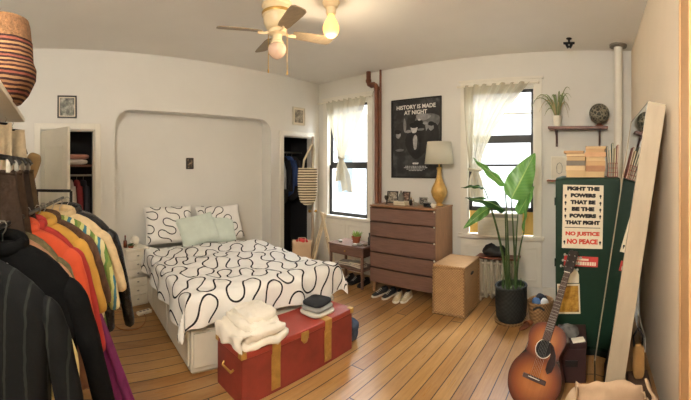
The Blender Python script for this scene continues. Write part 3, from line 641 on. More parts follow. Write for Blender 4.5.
# long magenta scarf with a fringe trailing to the floor
sc_ = thing('fringed_scarf', 'magenta scarf with a shaggy fringe trailing to the floor under the rack', 'scarf', rp(.90, .36, 0), RZ, None)
MB().sheet(lambda s, q: V((-.16 + .34 * q + (s - .5) * .10, .02 * math.sin(s * 12 + q * 5), 1.10 - .88 * q)), 10, 24).build('cloth', purple, sc_, smooth=180, solid=.006)
q = MB()
for k in range(46):
    s = k / 45; x = .18 + (s - .5) * .12; q.tube([(x, .02 * math.sin(s * 12 + 5), .24), (x + .02 + .03 * random.random(), .03 * (random.random() - .5), .15), (x + .03 + .05 * random.random(), .05 * (random.random() - .5), .03 + .04 * random.random())], .006, 5)
q.build('fringe', purple, sc_)
# shelf above with woven baskets, and the things hung beneath it
P0, P1 = V((-1.15, -.142, 0)), V((-2.30, -.085, 0)); sd = (P1 - P0).normalized(); sn = V((sd.y, -sd.x, 0)) * (1 if V((sd.y, -sd.x, 0)).y < 0 else -1)
sh = thing('wall_shelf', 'long white shelf above the clothes rack', 'shelf', P0 + V((0, 0, 2.0)), math.atan2(sd.y, sd.x))
SL = (P1 - P0).length
MB().bb((-.3, 0, -.012), (SL, .60, .014)).build('board', M['white'], sh, bevel=.003)
q = MB()
for x in (.15, SL - .15): q = MB(); q.bb((x - .015, .30, -.20), (x + .015, .60, -.012)); q.build('bracket', M['white'], sh)
rod_a, rod_b = V((-1.25, -.30, 1.94)), V((-2.32, -.17, 1.94))
tag(MB().cyl(rod_a, rod_b, .012, n=12).build('hanging_rod', M['steel']), 'short steel rod under the white shelf above the coats', 'rod')
def band(name, cols, freq): return stripes(name, cols, 2, freq, .85, noise_amt=.012, bump=.3)
bk = thing('woven_basket', 'large woven basket with dark and terracotta bands on the white shelf', 'basket', (-1.74, -.215, 2.014), rot=(0, math.radians(3), .4))
MB().lathe([(0, 0), (.13, 0), (.165, .04), (.198, .11), (.20, .155), (.185, .19), (.180, .28)], n=48).build('body', band('basket_bands', [(120, 86, 60), (46, 28, 26), (132, 100, 70), (50, 30, 28), (112, 64, 50), (44, 28, 26), (132, 96, 64), (56, 32, 28)], 13), bk, solid=.012)
MB().lathe([(.182, .28), (.172, .36), (.165, .385), (.150, .385), (.155, .36), (.168, .28)], n=48).build('rim', mat('basket_rim', (112, 78, 46), .95, var=.35, sc=60, bump=.8, bsc=120), bk)
MB().tube([(.02 + .17 * math.cos(a) * .25, -.19, .13 + .07 * math.sin(a)) for a in [PI * i / 10 for i in range(11)]], .014, 8).build('handle', mat('basket_handle', (198, 160, 84), .8), bk)
b2 = thing('woven_basket', 'dark round-rimmed basket half hidden behind the banded one on the shelf', 'basket', (-1.52, -.40, 2.014))
MB().lathe([(0, 0), (.13, 0), (.16, .06), (.165, .18), (.15, .26), (.16, .28), (.145, .28), (.14, .26)], n=40).build('body', wicker('wicker_brown', (98, 62, 38), (46, 28, 20), 60), b2)
def hung(name, label, cat, p, w, L, m, taper=1.2, seed=0):
    t = thing(name, label, cat, p, RZ)
    MB().sheet(lambda s, q: V(((s - .5) * w * (1 + (taper - 1) * q), .022 * math.sin(s * 16 + seed + q * 2) * (.3 + q), -.03 - L * q - .015 * math.sin(s * 9) * q)), 30, 20).build('cloth', m, t, smooth=180, solid=.01)
    MB().tube([(-w * .45, 0, -.035), (0, 0, -.022), (w * .45, 0, -.035)], .006, 6).build('bar', M['blackm'], t)
    MB().tube([(0, 0, -.022), (0, 0, 0), (.012, 0, .012), (0, 0, .0215), (-.012, 0, .012)], .0028, 6).build('hook', M['steel'], t)
    return t
ivory = mat('ivory_lace', (220, 206, 180), .9, var=.15, sc=30, bump=.6, bsc=60)
lerp = lambda k: rod_a.lerp(rod_b, k)
hung('dress', 'ivory lace dress hung from the rod under the white shelf', 'dress', lerp(.45), .24, .40, ivory, 1.1, 1)
hung('blouse', 'second ivory blouse hung behind the lace dress under the shelf', 'blouse', lerp(.75), .26, .42, ivory, 1.2, 3)
hung('scarf', 'dark burgundy patterned scarf at the end of the rod under the shelf', 'scarf', lerp(.97), .13, .30, stripes('burgundy', [(34, 26, 26), (96, 32, 30), (28, 24, 26)], 2, 9, .9), 1.2, 5)
for k in range(4):
    p = lerp(.25 + .17 * k) + V((.03, .05, -.25)); h = thing('clip_hanger', ['first', 'second', 'third', 'fourth'][k] + ' dark clip hanger from the shelf end, hanging below the ivory clothes', 'hanger', p, RZ, 'clip hangers below the ivory clothes')
    MB().tube([(-.12, 0, .02), (-.10, 0, .045), (0, 0, .06), (.10, 0, .045), (.12, 0, .02)], .012, 8).build('bar', M['blackm'], h); 
    for x in (-.10, .10): MB().box((x, 0, .01), (.02, .02, .06)).build('clip', M['steel'], h)
    MB().tube([(0, 0, .06), (0, 0, .24), (.012, 0, .26), (0, 0, .272), (-.012, 0, .26)], .003, 6).build('hook', M['steel'], h)
for k, (c, lab) in enumerate((((50, 36, 27), 'dark brown suede skirt clipped to the hanger closest to the camera'), ((66, 48, 34), 'mid brown corduroy skirt clipped second under the ivory clothes'), ((42, 33, 27), 'blackish brown wool skirt clipped third under the ivory clothes'), ((84, 66, 44), 'tan brown skirt clipped farthest under the ivory clothes'))):
    p = lerp(.25 + .17 * k) + V((.03, .05, -.25)); t = thing('skirt', lab, 'skirt', p, RZ, 'skirts on clip hangers')
    def skirt(sg, k=k): return lambda s, q: V(((s - .5) * (.26 + .10 * q), sg * (.012 + .02 * q) * (1 - abs(2 * s - 1) ** 3) + .012 * math.sin(s * 21 + k * 2) * q, -.018 - .30 * q))
    q = MB(); q.sheet(skirt(1), 26, 12); q.sheet(skirt(-1), 26, 12); q.build('cloth', mat('skirt_%d' % k, c, .95, var=.3, sc=30, bump=.5, bsc=80), t, smooth=180)
    MB().tube([(-.13, 0, -.02), (0, 0, -.018), (.13, 0, -.02)], .012, 8).build('waistband', mat('skirt_%d' % k, c), t)
tb = thing('shoulder_bag', 'tan canvas shoulder bag hung by its strap before the open closet door', 'bag', at(31, 168, 2.5), RZ)
MB().ell((0, 0, 0), (.055, .03, .11), 20, 12, .6, Matrix.Rotation(.35, 4, 'Y')).build('body', mat('tan_canvas', (150, 124, 84), .9, var=.2), tb); MB().tube([(-.06, 0, .09), (-.09, 0, .19), (-.085, 0, .27), (-.03, 0, .10)], .007, 6).build('strap', mat('dark_strap', (52, 42, 32), .8), tb)
# ------------------------------------------------------------------ curtains
def curtain(name, label, x0, x1, zt, tie, tail, y, w_tie, side, seed):
    """sheet gathered from the rod to a knot at tie (x, z), with a loose tail below"""
    t = thing(name, label, 'curtain', (0, 0, 0))
    def pt(s, q):
        z = zt + (tie[1] - zt) * q
        f = q ** 1.25; e = 1 - (1 - q) ** 1.6
        a = x0 + (tie[0] - w_tie - x0) * (f if side >= 0 else f); b = x1 + (tie[0] + w_tie - x1) * (e if side < 0 else f)
        if side < 0: a = x0 + (tie[0] - w_tie - x0) * q ** 2.2
        x = a + (b - a) * s
        fold = .026 * math.sin(s * 46 + seed) * (1 - .5 * q) + .014 * math.sin(s * 19 + q * 4)
        sag = -.05 * math.sin(PI * s) * q * (1 - q)
        return V((x, y + fold * (1 - .3 * q), z + sag + (.012 * abs(math.sin(s * 23)) if q == 0 else 0)))
    MB().sheet(pt, 110, 40).build('panel', M['sheer'], t, smooth=180)
    MB().tube([(tie[0] + w_tie * 1.2 * math.cos(a), y + .035 * math.sin(a), tie[1] + .012 * math.sin(a * 2)) for a in [2 * PI * i / 16 for i in range(17)]], .017, 8).build('knot', M['sheer'], t, smooth=180)
    for k, (dx, w, zb) in enumerate(tail):
        def tp_(s, q, dx=dx, w=w, zb=zb, k=k):
            ww = .035 + (w - .035) * min(1, q * 2.2) * (1 - .25 * max(0, q - .6))
            return V((tie[0] + dx * q + (s - .5) * 2 * ww, y + .03 * math.sin(s * 14 + k) * (.4 + q) - .01 * k, tie[1] + (zb - tie[1]) * q - .02 * math.sin(s * 7 + k) * q))
        MB().sheet(tp_, 30, 20).build('tail', M['sheer'], t, smooth=180)
    return t
def rod(label, x0, x1, z, y):
    t = thing('curtain_rod', label, 'curtain rod', (0, 0, 0), 0, 'curtain rods')
    MB().cyl((x0, y, z), (x1, y, z), .010, n=12).build('rod', M['bone'], t)
    for x in (x0, x1):
        MB().ell((x, y, z), (.018, .018, .018), 14, 8).build('finial', M['bone'], t)
    for x in (x0 + .06, x1 - .06): MB().tube([(x, y, z), (x, YB - .028, z - .01)], .008, 8).build('bracket', M['bone'], t)
rod('white curtain rod over the window nearest the room corner', -4.34, -3.19, 2.79, YB - .075)
curtain('curtain', 'cream sheer curtain knotted in the middle of the window nearest the room corner', -4.16, -3.30, 2.79, (-3.80, 1.84), [(-.06, .085, 1.46), (.12, .12, 1.30)], YB - .085, .05, 0, .5)
rod('white curtain rod over the window behind the tall potted plant', -1.78, -.70, 2.76, YB - .075)
curtain('curtain', 'cream sheer curtain swept aside and tied over the window behind the tall plant', -1.70, -.80, 2.76, (-1.53, 1.66), [(.0, .10, 1.30), (.06, .08, 1.24)], YB - .085, .07, -1, 2.0)
# air conditioner in the lower sash
t = thing('air_conditioner', 'white window air conditioner with yellow side panels behind the potted plant', 'air conditioner', (-1.19, YB, .81))
MB().bb((-.27, -.20, 0), (.27, .30, .31)).build('housing', M['white'], t, bevel=.012)
q = MB()
for k in range(11): q.bb((-.25, -.206, .03 + k * .018), (.10, -.198, .040 + k * .018))
q.build('grille', mat('grille_grey', (206, 202, 190), .5), t)
q = MB(); q.bb((.13, -.205, .03), (.25, -.199, .22)); q.build('control_panel', mat('panel_grey', (150, 148, 140), .4), t, bevel=.002)
MB().bb((-.25, -.205, .25), (.25, -.198, .29)).build('air_outlet', mat('outlet_dark', (160, 157, 150), .5), t)
for a, e in ((-.455, -.27), (.27, .425)):
    q = MB(); n = 9
    for k in range(n): x = a + (e - a) * k / n; q.bb((x, .02 + .012 * (k % 2), 0), (x + (e - a) / n, .032 + .012 * (k % 2), .31))
    q.build('side_panel', mat('panel_yellow', (232, 200, 116), .6), t)

# ------------------------------------------------------------------ film poster
t = thing('framed_poster', 'large black framed poster with white lettering on the wall over the dresser', 'poster', V(((wb(392, 138).x + wb(442, 138).x) / 2, YB - .001, 2.108)))
pw, ph = .82, 1.15
f = MB(); a, e, bo = pw / 2, ph / 2, .022
f.bb((-a, -.025, e - bo), (a, 0, e)); f.bb((-a, -.025, -e), (a, 0, -e + bo)); f.bb((-a, -.025, -e + bo), (-a + bo, 0, e - bo)); f.bb((a - bo, -.025, -e + bo), (a, 0, e - bo)); f.build('frame', M['frame_k'], t, bevel=.002)
MB().bb((-a + bo, -.012, -e + bo), (a - bo, -.002, e - bo)).build('print', photo('poster_night', (22, 22, 23), (36, 36, 37), (70, 70, 70), 5), t)
y = -.0145
grey = lambda v: mat('poster_grey_%d' % v, (v, v, v), .7, var=.35, sc=20)
def blob(name, cx, cz, rx, rz, m, yy=y, n=22, wob=.12, seed=0):
    pts = [(cx + rx * math.cos(2 * PI * k / n) * (1 + wob * math.sin(3 * 2 * PI * k / n + seed)), cz + rz * math.sin(2 * PI * k / n) * (1 + wob * math.cos(2 * 2 * PI * k / n + seed))) for k in range(n)]
    MB().add([(px, yy, pz) for px, pz in pts], [tuple(range(n))]).build(name, m, t, smooth=0)
# a night-time group of figures: pale faces and arms on dark clothes
for k, (cx, cz, rx, rz, v) in enumerate(((.16, .22, .16, .14, 104), (.10, .30, .10, .05, 140), (.20, .12, .08, .10, 130), (-.18, .02, .10, .20, 44), (.02, -.02, .15, .26, 20), (.22, -.05, .10, .26, 30))): blob('tone_patch', cx * 1.2, cz, rx * 1.2, rz, grey(v), y + .0004 * (5 - k) / 5, seed=k)
for k, (cx, cz, rx, rz, v) in enumerate(((-.02, .13, .045, .065, 190), (-.245, .06, .035, .055, 150), (.21, .15, .035, .05, 140), (-.005, -.06, .028, .12, 170), (-.15, .19, .02, .10, 130), (-.10, .10, .05, .02, 140), (.07, .12, .05, .018, 120), (.05, .36 - .1, .02, .012, 200), (.13, .21, .03, .02, 150), (-.22, -.17, .06, .02, 110))): blob('pale_patch', cx * 1.2, cz, rx * 1.2, rz, grey(v), y - .0006, seed=k * 2)
for k, (cx, cz, rx, rz) in enumerate(((-.02, .185, .06, .045), (-.25, .10, .045, .035), (.21, .195, .045, .03))): blob('hair_patch', cx * 1.2, cz, rx * 1.2, rz, grey(14), y - .0012, seed=k)
wt = mat('poster_white', (226, 224, 218), .7)
text('lettering', 'HISTORY IS MADE\nAT NIGHT', .075, wt, t, (0, y - .002, .41), bold=.002, width=.64)
text('lettering', 'GODLIS', .04, wt, t, (0, y - .002, -.365), bold=.004, width=.10)
for k, (z, w) in enumerate(((-.405, .34), (-.425, .38), (-.445, .30), (-.465, .22))):
    q = MB(); x = -w / 2
    while x < w / 2: l = .012 + .03 * random.random(); q.bb((x, y - .002, z - .005), (min(x + l, w / 2), y - .0015, z + .005)); x += l + .008
    q.build('small_print', grey(190), t, smooth=0)

# ------------------------------------------------------------------ dresser
DX0, DX1, DY0, DY1, DZ = -2.86, -1.873, 3.90, 4.435, 1.182
t = thing('dresser', 'tall walnut dresser of five drawers standing under the framed poster', 'dresser', ((DX0 + DX1) / 2, DY0, 0))
hw = (DX1 - DX0) / 2; dd = DY1 - DY0
q = MB(); q.bb((hw - .022, .012, .14), (hw, dd, DZ - .022)); q.bb((-hw, .012, .14), (-hw + .022, dd, DZ - .022)); q.bb((-hw, dd - .02, .14), (hw, dd, DZ - .022)); q.bb((-hw, .03, .14), (hw, dd, .16)); q.build('carcass', M['oak'], t, bevel=.003)
MB().bb((-hw - .006, -.004, DZ - .022), (hw + .006, dd, DZ)).build('top', M['oak'], t, bevel=.003)
hs = [.14, .345, .555, .765, .965, DZ - .028]
for k in range(5):
    z0, z1 = hs[k] + .004, hs[k + 1] - .012
    d = MB().bb((-hw + .004, -.006, z0), (hw - .004, .016, z1)).build('drawer', M['walnut'], t, bevel=.003)
    MB().bb((-hw + .004, -.012, z1 - .004), (hw - .004, .010, z1 + .008)).build('drawer_lip', M['walnut_d'], d, bevel=.002)
    MB().ell((hw - .01, -.016, z1 + .0), (.012, .010, .011), 10, 6).build('child_lock', M['bone'], d)
for x in (-hw + .05, hw - .05):
    for y_ in (.05, dd - .05): MB().tube([(x, y_, .145), (x * 1.0 + (.015 if x > 0 else -.015), y_, 0)], [.026, .016], 12).build('leg', M['oak'], t)
dt = lambda u, y_: V((-y_ * math.tan(az(u)), y_, DZ))
lp = thing('table_lamp', 'golden gourd-shaped table lamp with a white drum shade on the dresser', 'lamp', dt(440, 4.26) + V((-.012, 0, 0)))
MB().lathe([(0, 0), (.05, 0), (.052, .018), (.036, .03), (.05, .055), (.098, .13), (.112, .185), (.098, .235), (.06, .31), (.034, .39), (.028, .47), (.036, .49), (.030, .51), (0, .51)], n=40).build('lamp_base', M['gold'], lp)
MB().cyl((0, 0, .50), (0, 0, .66), .008, n=8).build('stem', M['brass'], lp)
MB().lathe([(.188, .55), (.150, .845)], n=44).f and None
q = MB(); n = 44; q.add([(r * math.cos(2 * PI * j / n), r * math.sin(2 * PI * j / n), z) for r, z in ((.192, .55), (.158, .845)) for j in range(n)], [(j, (j + 1) % n, n + (j + 1) % n, n + j) for j in range(n)]); q.build('lamp_shade', M['lampsh'], lp, solid=.003)
q = MB(); q.tube([(.155 * math.cos(a), .155 * math.sin(a), .842) for a in [2 * PI * i / 24 for i in range(25)]], .003, 6); q.tube([(-.155, 0, .842), (0, 0, .66), (.155, 0, .842)], .003, 6); q.build('shade_frame', M['brass'], lp)
# things standing on the dresser
def standing(name, label, cat, p, w, h, fm, pm, rz=0, group=None):
    t = thing(name, label, cat, p, rz, group); a = w / 2; b_ = .012
    R = Matrix.Rotation(math.radians(-10), 4, 'X')
    f = MB()
    for bx in ((-a, 0, a, b_), (-a, h - b_, a, h), (-a, b_, -a + b_, h - b_), (a - b_, b_, a, h - b_)): f.bb((bx[0], -.008, bx[1]), (bx[2], .008, bx[3]))
    f.v = [tuple(R @ V(p_)) for p_ in f.v]; f.build('frame', fm, t, bevel=.002)
    g_ = MB().bb((-a + b_, -.003, b_), (a - b_, .004, h - b_)); g_.v = [tuple(R @ V(p_)) for p_ in g_.v]; g_.build('print', pm, t)
    s_ = MB(); s_.tube([(0, .03, h * .6), (0, .09, 0)], .006, 6); s_.build('easel_back', M['frame_k'], t)
    return t
standing('photo_frame', 'wide dark photo frame at the pipe end of the dresser top', 'picture frame', dt(392, 4.22), .17, .17, M['frame_k'], photo('ph_a', (60, 56, 50), (150, 140, 124), (206, 198, 180), 30), .1, 'photo frames on the dresser')
standing('photo_frame', 'upright black photo frame behind the grey cone on the dresser', 'picture frame', dt(405.5, 4.24), .12, .17, M['frame_k'], photo('ph_b', (46, 36, 32), (110, 84, 70), (196, 180, 160), 34), -.05, 'photo frames on the dresser')
standing('photo_frame', 'low silver photo frame nearest the gold lamp on the dresser', 'picture frame', dt(423, 4.16), .14, .11, M['steel'], photo('ph_c', (40, 40, 40), (90, 84, 76), (210, 204, 190), 40), -.12, 'photo frames on the dresser')
for k, (c, lab) in enumerate((((196, 176, 140), 'tan book, lower of the two under the grey cone on the dresser'), ((214, 206, 190), 'cream book, upper of the two under the grey cone on the dresser'))):
    b_ = thing('book', lab, 'book', dt(401, 4.10) + V((0, 0, .026 * k)), .05 - .1 * k, 'books on the dresser')
    MB().bb((-.085, -.055, .003), (.085, .055, .021)).build('pages', M['paper'], b_); q = MB(); q.bb((-.09, -.06, 0), (.09, .06, .003)); q.bb((-.09, -.06, .021), (.09, .06, .024)); q.bb((-.09, .056, .003), (.09, .06, .021)); q.build('cover', mat('cover_d%d' % k, c, .6), b_)
cn = thing('cone_ornament', 'grey cone-shaped ornament standing on two books on the dresser', 'ornament', dt(401, 4.10) + V((0, 0, .0502)))
MB().lathe([(0, 0), (.038, 0), (.045, .02), (.042, .05), (.022, .10), (.008, .14), (0, .142)], n=24).build('body', mat('cone_grey', (110, 108, 102), .6, var=.25), cn)
gb = thing('goblet', 'small dark stemmed goblet at the pipe end of the dresser', 'goblet', dt(386.5, 4.06))
MB().lathe([(0, 0), (.028, 0), (.026, .006), (.006, .012), (.006, .05), (.02, .065), (.03, .09), (.028, .12), (.024, .12), (.024, .09), (0, .07)], n=20).build('body', mat('goblet_dark', (60, 54, 46), .3, .4), gb)
sb = thing('bottle', 'small dark bottle between the books and the figurine on the dresser', 'bottle', dt(411, 4.10))
MB().lathe([(0, 0), (.018, 0), (.02, .01), (.02, .06), (.009, .075), (.009, .095), (0, .095)], n=16).build('body', mat('bottle_dk', (44, 40, 38), .2), sb); MB().lathe([(.0105, .09), (.0105, .105), (0, .105)], n=12).build('cap', M['brass'], sb)
fg = thing('figurine', 'pale little animal figurine in the middle of the dresser top', 'figurine', dt(415.5, 4.06))
q = MB(); q.ell((0, 0, .035), (.032, .018, .018), 16, 10); q.ell((-.03, 0, .062), (.016, .013, .015), 12, 8); q.tube([(-.022, 0, .04), (-.03, 0, .06)], .011, 8)
for x in (-.02, .02):
    for y_ in (-.01, .01): q.cyl((x, y_, 0), (x, y_, .03), .006, n=8)
q.tube([(.03, 0, .04), (.045, 0, .055)], .004, 6); q.tube([(-.032, .006, .07), (-.03, .01, .09)], .004, 6); q.tube([(-.032, -.006, .07), (-.03, -.01, .09)], .004, 6); q.build('body', mat('figurine_grey', (160, 154, 140), .5, var=.2), fg)
cm_ = thing('camera', 'small black and silver film camera on the dresser beside the lamp', 'camera', dt(427.5, 4.03), -.1)
MB().bb((-.055, -.016, 0), (.055, .016, .05)).build('body', M['black'], cm_, bevel=.006); MB().bb((-.055, -.017, .05), (.055, .017, .066)).build('top_plate', M['steel'], cm_, bevel=.004)
q = MB(); q.v = []; q.tube([(0, -.016, .03), (0, -.042, .03)], [.022, .020], 18); q.build('lens', M['blackm'], cm_)
cu_ = thing('bowl', 'little white bowl at the front corner of the dresser by the lamp', 'bowl', dt(433.5, 3.985))
MB().lathe([(0, 0), (.02, 0), (.022, .006), (.036, .03), (.04, .042), (.036, .042), (.03, .028), (0, .012)], n=24).build('body', M['bone'], cu_)
# shoes under the dresser
def shoe(name, label, p, rz, up, sole, grp, sneaker=True, L=.27):
    t = thing(name, label, 'shoe', p, rz, grp)
    ol = [(-.0, .036), (.05, .040), (.12, .036), (.19, .046), (.24, .040), (.27, .018)]
    pts = [(x * L / .27, w) for x, w in ol] ; poly = [(x, -w) for x, w in pts] + [(L * 1.015, 0)] + [(x, w) for x, w in pts[::-1]] + [(-.012, 0)]
    n = len(poly); MB().add([(x, y_, 0) for x, y_ in poly] + [(x, y_, .026) for x, y_ in poly], [tuple(range(n))[::-1], tuple(range(n, 2 * n))] + [(i, (i + 1) % n, n + (i + 1) % n, n + i) for i in range(n)]).build('sole', sole, t, bevel=.006)
    q = MB(); hts = [(-.005, .085, .030), (.03, .095, .033), (.075, .092, .034), (.115, .080, .034), (.16, .062, .038), (.205, .050, .041), (.245, .042, .034), (.268, .032, .014)]
    vs = []; m_ = 12
    for x, h, w in hts:
        for j in range(m_):
            a = PI * j / (m_ - 1); vs.append((x * L / .27, w * math.cos(a), .024 + (h - .024) * math.sin(a) ** .8))
    q.add(vs, [(i * m_ + j, i * m_ + j + 1, (i + 1) * m_ + j + 1, (i + 1) * m_ + j) for i in range(len(hts) - 1) for j in range(m_ - 1)] + [tuple(range(m_))[::-1]]); q.build('upper', up, t, smooth=180)
    MB().ell((.055 * L / .27, 0, .092), (.050, .024, .008), 16, 6).build('collar_opening', M['dark_in'], t)
    q = MB()
    for k in range(4): x = (.115 + .024 * k) * L / .27; z = .083 - .0085 * k * 1.1; q.tube([(x, -.018, z - .004), (x, 0, z + .004), (x, .018, z - .004)], .0035, 6)
    q.build('laces', M['bone'], t); return t
blk, tan_, crs = mat('shoe_black', (34, 34, 38), .7, var=.3), mat('sole_white', (206, 200, 186), .6), mat('shoe_cream', (196, 182, 152), .8, var=.15)
for k, (u, v, rz, w_) in enumerate(((376.5, 298, -1.75, 'pipe-side'), (384.5, 299.5, -1.6, 'inner'))): shoe('sneaker', 'black sneaker with pale sole under the dresser, %s one of the pair' % w_, fl(u, v) + V((.0, .24, 0)), rz, blk, tan_, 'black sneakers under the dresser')
for k, (u, v, rz, w_) in enumerate(((393.5, 302, -1.3, 'nearer the black pair'), (403.5, 302.5, -1.45, 'nearer the wicker hamper'))): shoe('sneaker', 'cream canvas sneaker under the dresser, the one %s' % w_, fl(u, v) + V((-.03, .22, 0)), rz, crs, M['bone'], 'cream sneakers under the dresser')

# ------------------------------------------------------------------ side table between window and dresser
TX0, TX1, TY0, TY1, TZ = -3.58, -2.955, 3.86, 4.24, .578
t = thing('side_table', 'small dark wood side table with a drawer standing under the corner window', 'table', ((TX0 + TX1) / 2, TY0, 0))
a = (TX1 - TX0) / 2; d_ = TY1 - TY0
MB().bb((-a - .01, -.012, TZ - .022), (a + .01, d_, TZ)).build('tabletop', M['walnut'], t, bevel=.003)
q = MB(); q.bb((-a + .01, .012, TZ - .15), (-a + .03, d_ - .01, TZ - .022)); q.bb((a - .03, .012, TZ - .15), (a - .01, d_ - .01, TZ - .022)); q.bb((-a + .01, d_ - .03, TZ - .15), (a - .01, d_ - .01, TZ - .022)); q.build('apron', M['walnut_d'], t)
dw_ = MB().bb((-a + .035, -.002, TZ - .145), (a - .035, .02, TZ - .027)).build('drawer', M['walnut'], t, bevel=.003); MB().ell((0, -.014, TZ - .085), (.012, .014, .012), 12, 8).build('knob', M['brass'], dw_)
for x in (-a + .02, a - .02):
    for y_ in (.015, d_ - .02): MB().box((x, y_, TZ / 2 - .011), (.032, .032, TZ - .022)).build('leg', M['walnut'], t, bevel=.002)
MB().bb((-a + .01, .01, .235), (a - .01, d_ - .01, .255)).build('lower_shelf', M['walnut'], t, bevel=.002)
tt = lambda x, y_: V(((TX0 + TX1) / 2 + x, TY0 + y_, TZ))
pt_ = thing('potted_plant', 'small succulent in a terracotta pot on the side table', 'potted plant', tt(.08, .15))
MB().lathe([(0, 0), (.045, 0), (.060, .09), (.068, .09), (.070, .115), (.060, .115), (.057, .095), (0, .095)], n=24).build('pot', M['terra'], pt_); MB().lathe([(0, .098), (.057, .096)], n=16).build('soil', M['soil'], pt_)
q = MB()
for k in range(22):
    a_ = k * 2.4; el = .5 + .9 * (k / 22); l = .065 + .05 * random.random(); q.ell((l * .6, 0, 0), (l * .6, .014, .006), 8, 4, 1, Matrix.Translation((0, 0, .09)) @ Matrix.Rotation(a_, 4, 'Z') @ Matrix.Rotation(-el, 4, 'Y'))
q.build('leaves', mat('succulent', (142, 168, 84), .5, var=.2), pt_)
def dish(label, cat, p, r, c, h=.03, nm='dish'):
    o = thing(nm, label, cat, p); MB().lathe([(0, 0), (r * .6, 0), (r, h), (r * .9, h), (r * .55, .006), (0, .006)], n=20).build('body', mat('dish_' + label[:8], c, .4), o); return o
dish('small grey dish on the dresser side of the side table top', 'dish', tt(.19, .09), .055, (150, 146, 138))
dish('little white saucer at the back of the side table by the wall', 'dish', tt(-.05, .28), .045, (214, 208, 196), .015)
for k, (x, y_, c, lab) in enumerate(((.265, .12, (120, 104, 84), 'small tan pebble beside the grey dish on the side table'), (.14, .04, (200, 196, 186), 'pale pebble at the front of the side table'), (-.18, .10, (170, 166, 150), 'smooth grey pebble on the bed side of the side table'))):
    q = MB(); q.ell((0, 0, .02), (.04, .03, .02), 14, 8); o = q.build('pebble', mat('pebble_%d' % k, c, .6), loc=tt(x, y_)); tag(o, lab, 'pebble', 'pebbles on the side table')
for k, (h, r, c, lab) in enumerate(((.17, .022, (58, 52, 46), 'tall dark bottle at the dresser end of the side table'), (.13, .026, (86, 92, 84), 'squat green bottle behind the tall one on the side table'))):
    o = thing('bottle', lab, 'bottle', tt(.265, .22 + .08 * k), 0, 'bottles on the side table'); MB().lathe([(0, 0), (r, 0), (r, h * .6), (r * .4, h * .75), (r * .4, h * .95), (0, h * .95)], n=16).build('body', mat('tbottle_%d' % k, c, .2), o); MB().lathe([(r * .5, h * .9), (r * .5, h), (0, h)], n=12).build('cap', M['black'], o)
for k, (x, z, c, lab, sx) in enumerate(((.10, 0, (206, 200, 188), 'white magazine at the bottom of the pile on the side table shelf', .11), (.11, .022, (96, 70, 84), 'plum paperback in the pile on the side table shelf', .095), (.09, .044, (180, 170, 150), 'buff book on top of the pile on the side table shelf', .10), (-.12, 0, (70, 62, 84), 'purple book lying apart on the side table shelf', .10), (-.12, .024, (150, 142, 130), 'grey book laid on the purple one on the side table shelf', .09))):
    o = thing('book', lab, 'book', V(((TX0 + TX1) / 2 + x, TY0 + .17, .2555 + z)), .1 * (k - 2), 'books on the side table shelf')
    MB().bb((-sx, -.07, .003), (sx, .07, .018)).build('pages', M['paper'], o); q = MB(); q.bb((-sx - .004, -.074, 0), (sx + .004, .074, .003)); q.bb((-sx - .004, -.074, .018), (sx + .004, .074, .021)); q.bb((-sx - .004, -.074, .003), (-sx, .074, .018)); q.build('cover', mat('tcover_%d' % k, c, .6), o)
boot = mat('boot_black', (26, 25, 26), .45, var=.2)
for k, (x, rz, w_) in enumerate(((-.10, -1.5, 'nearest the bed'), (.05, -1.62, 'in the middle'), (.19, -1.5, 'nearest the dresser'))): shoe('shoe', 'scuffed black leather shoe under the side table, the one %s' % w_, V(((TX0 + TX1) / 2 + x, TY0 + .30, 0)), rz, boot, M['black'], 'black shoes under the side table')

# ------------------------------------------------------------------ by the tall closet
# pale A-frame stand leaning between closet and window
t = thing('folding_stand', 'pale wooden folding stand on the floor between tall closet and corner window', 'folding stand', (-3.74, 3.90, 0), math.radians(52))
wd = mat('pale_wood', (208, 190, 158), .6, var=.1, sc=4, stretch=(8, 8, 1))
for y_ in (-.17, .17): MB().tube([(.20, y_, 0), (-.03, y_ * .45, 1.0)], .016, 8).build('leg', wd, t)
for y_ in (-.13, .13): MB().tube([(-.24, y_, 0), (.03, y_ * .5, .98)], .014, 8).build('leg', wd, t)
q = MB(); q.tube([(.13, -.14, .30), (.13, .14, .30)], .010, 8); q.build('rung', wd, t); q = MB(); q.tube([(.06, -.115, .60), (.06, .115, .60)], .010, 8); q.build('rung', wd, t); q = MB(); q.tube([(-.0, -.09, .975), (.0, .09, .975)], .016, 8); q.build('hinge_bar', wd, t)
# brown paper shopping bag before the closet
t = thing('paper_bag', 'tan paper bag with something red on top in front of the tall closet', 'bag', (-3.86, 3.56, 0), math.radians(50))
def shell(w, d, h, fl_, seed, wob=.012):
    q = MB(); n = 10; per = []
    for (x0, y0, x1, y1) in ((-1, -1, 1, -1), (1, -1, 1, 1), (1, 1, -1, 1), (-1, 1, -1, -1)):
        for k in range(n): s = k / n; per.append((x0 + (x1 - x0) * s, y0 + (y1 - y0) * s))
    N_ = len(per); rows = 12; vs = []
    for r_ in range(rows + 1):
        f = r_ / rows
        for i, (x, y_) in enumerate(per):
            k = 1 + fl_ * f * f; nn = fbm((x * 1.2, y_ * 1.2, f * 2 + seed), 1.5)
            vs.append((x * w / 2 * k + wob * nn * (.3 + f), y_ * d / 2 * k + wob * nn * (.3 + f), h * f + (wob * 1.6 * nn if r_ == rows else 0)))
    q.add(vs, [(r_ * N_ + i, r_ * N_ + (i + 1) % N_, (r_ + 1) * N_ + (i + 1) % N_, (r_ + 1) * N_ + i) for r_ in range(rows) for i in range(N_)] + [tuple(range(N_))[::-1]]); return q
shell(.26, .15, .60, .03, 4).build('body', M['kraft'], t, smooth=25, solid=.003)
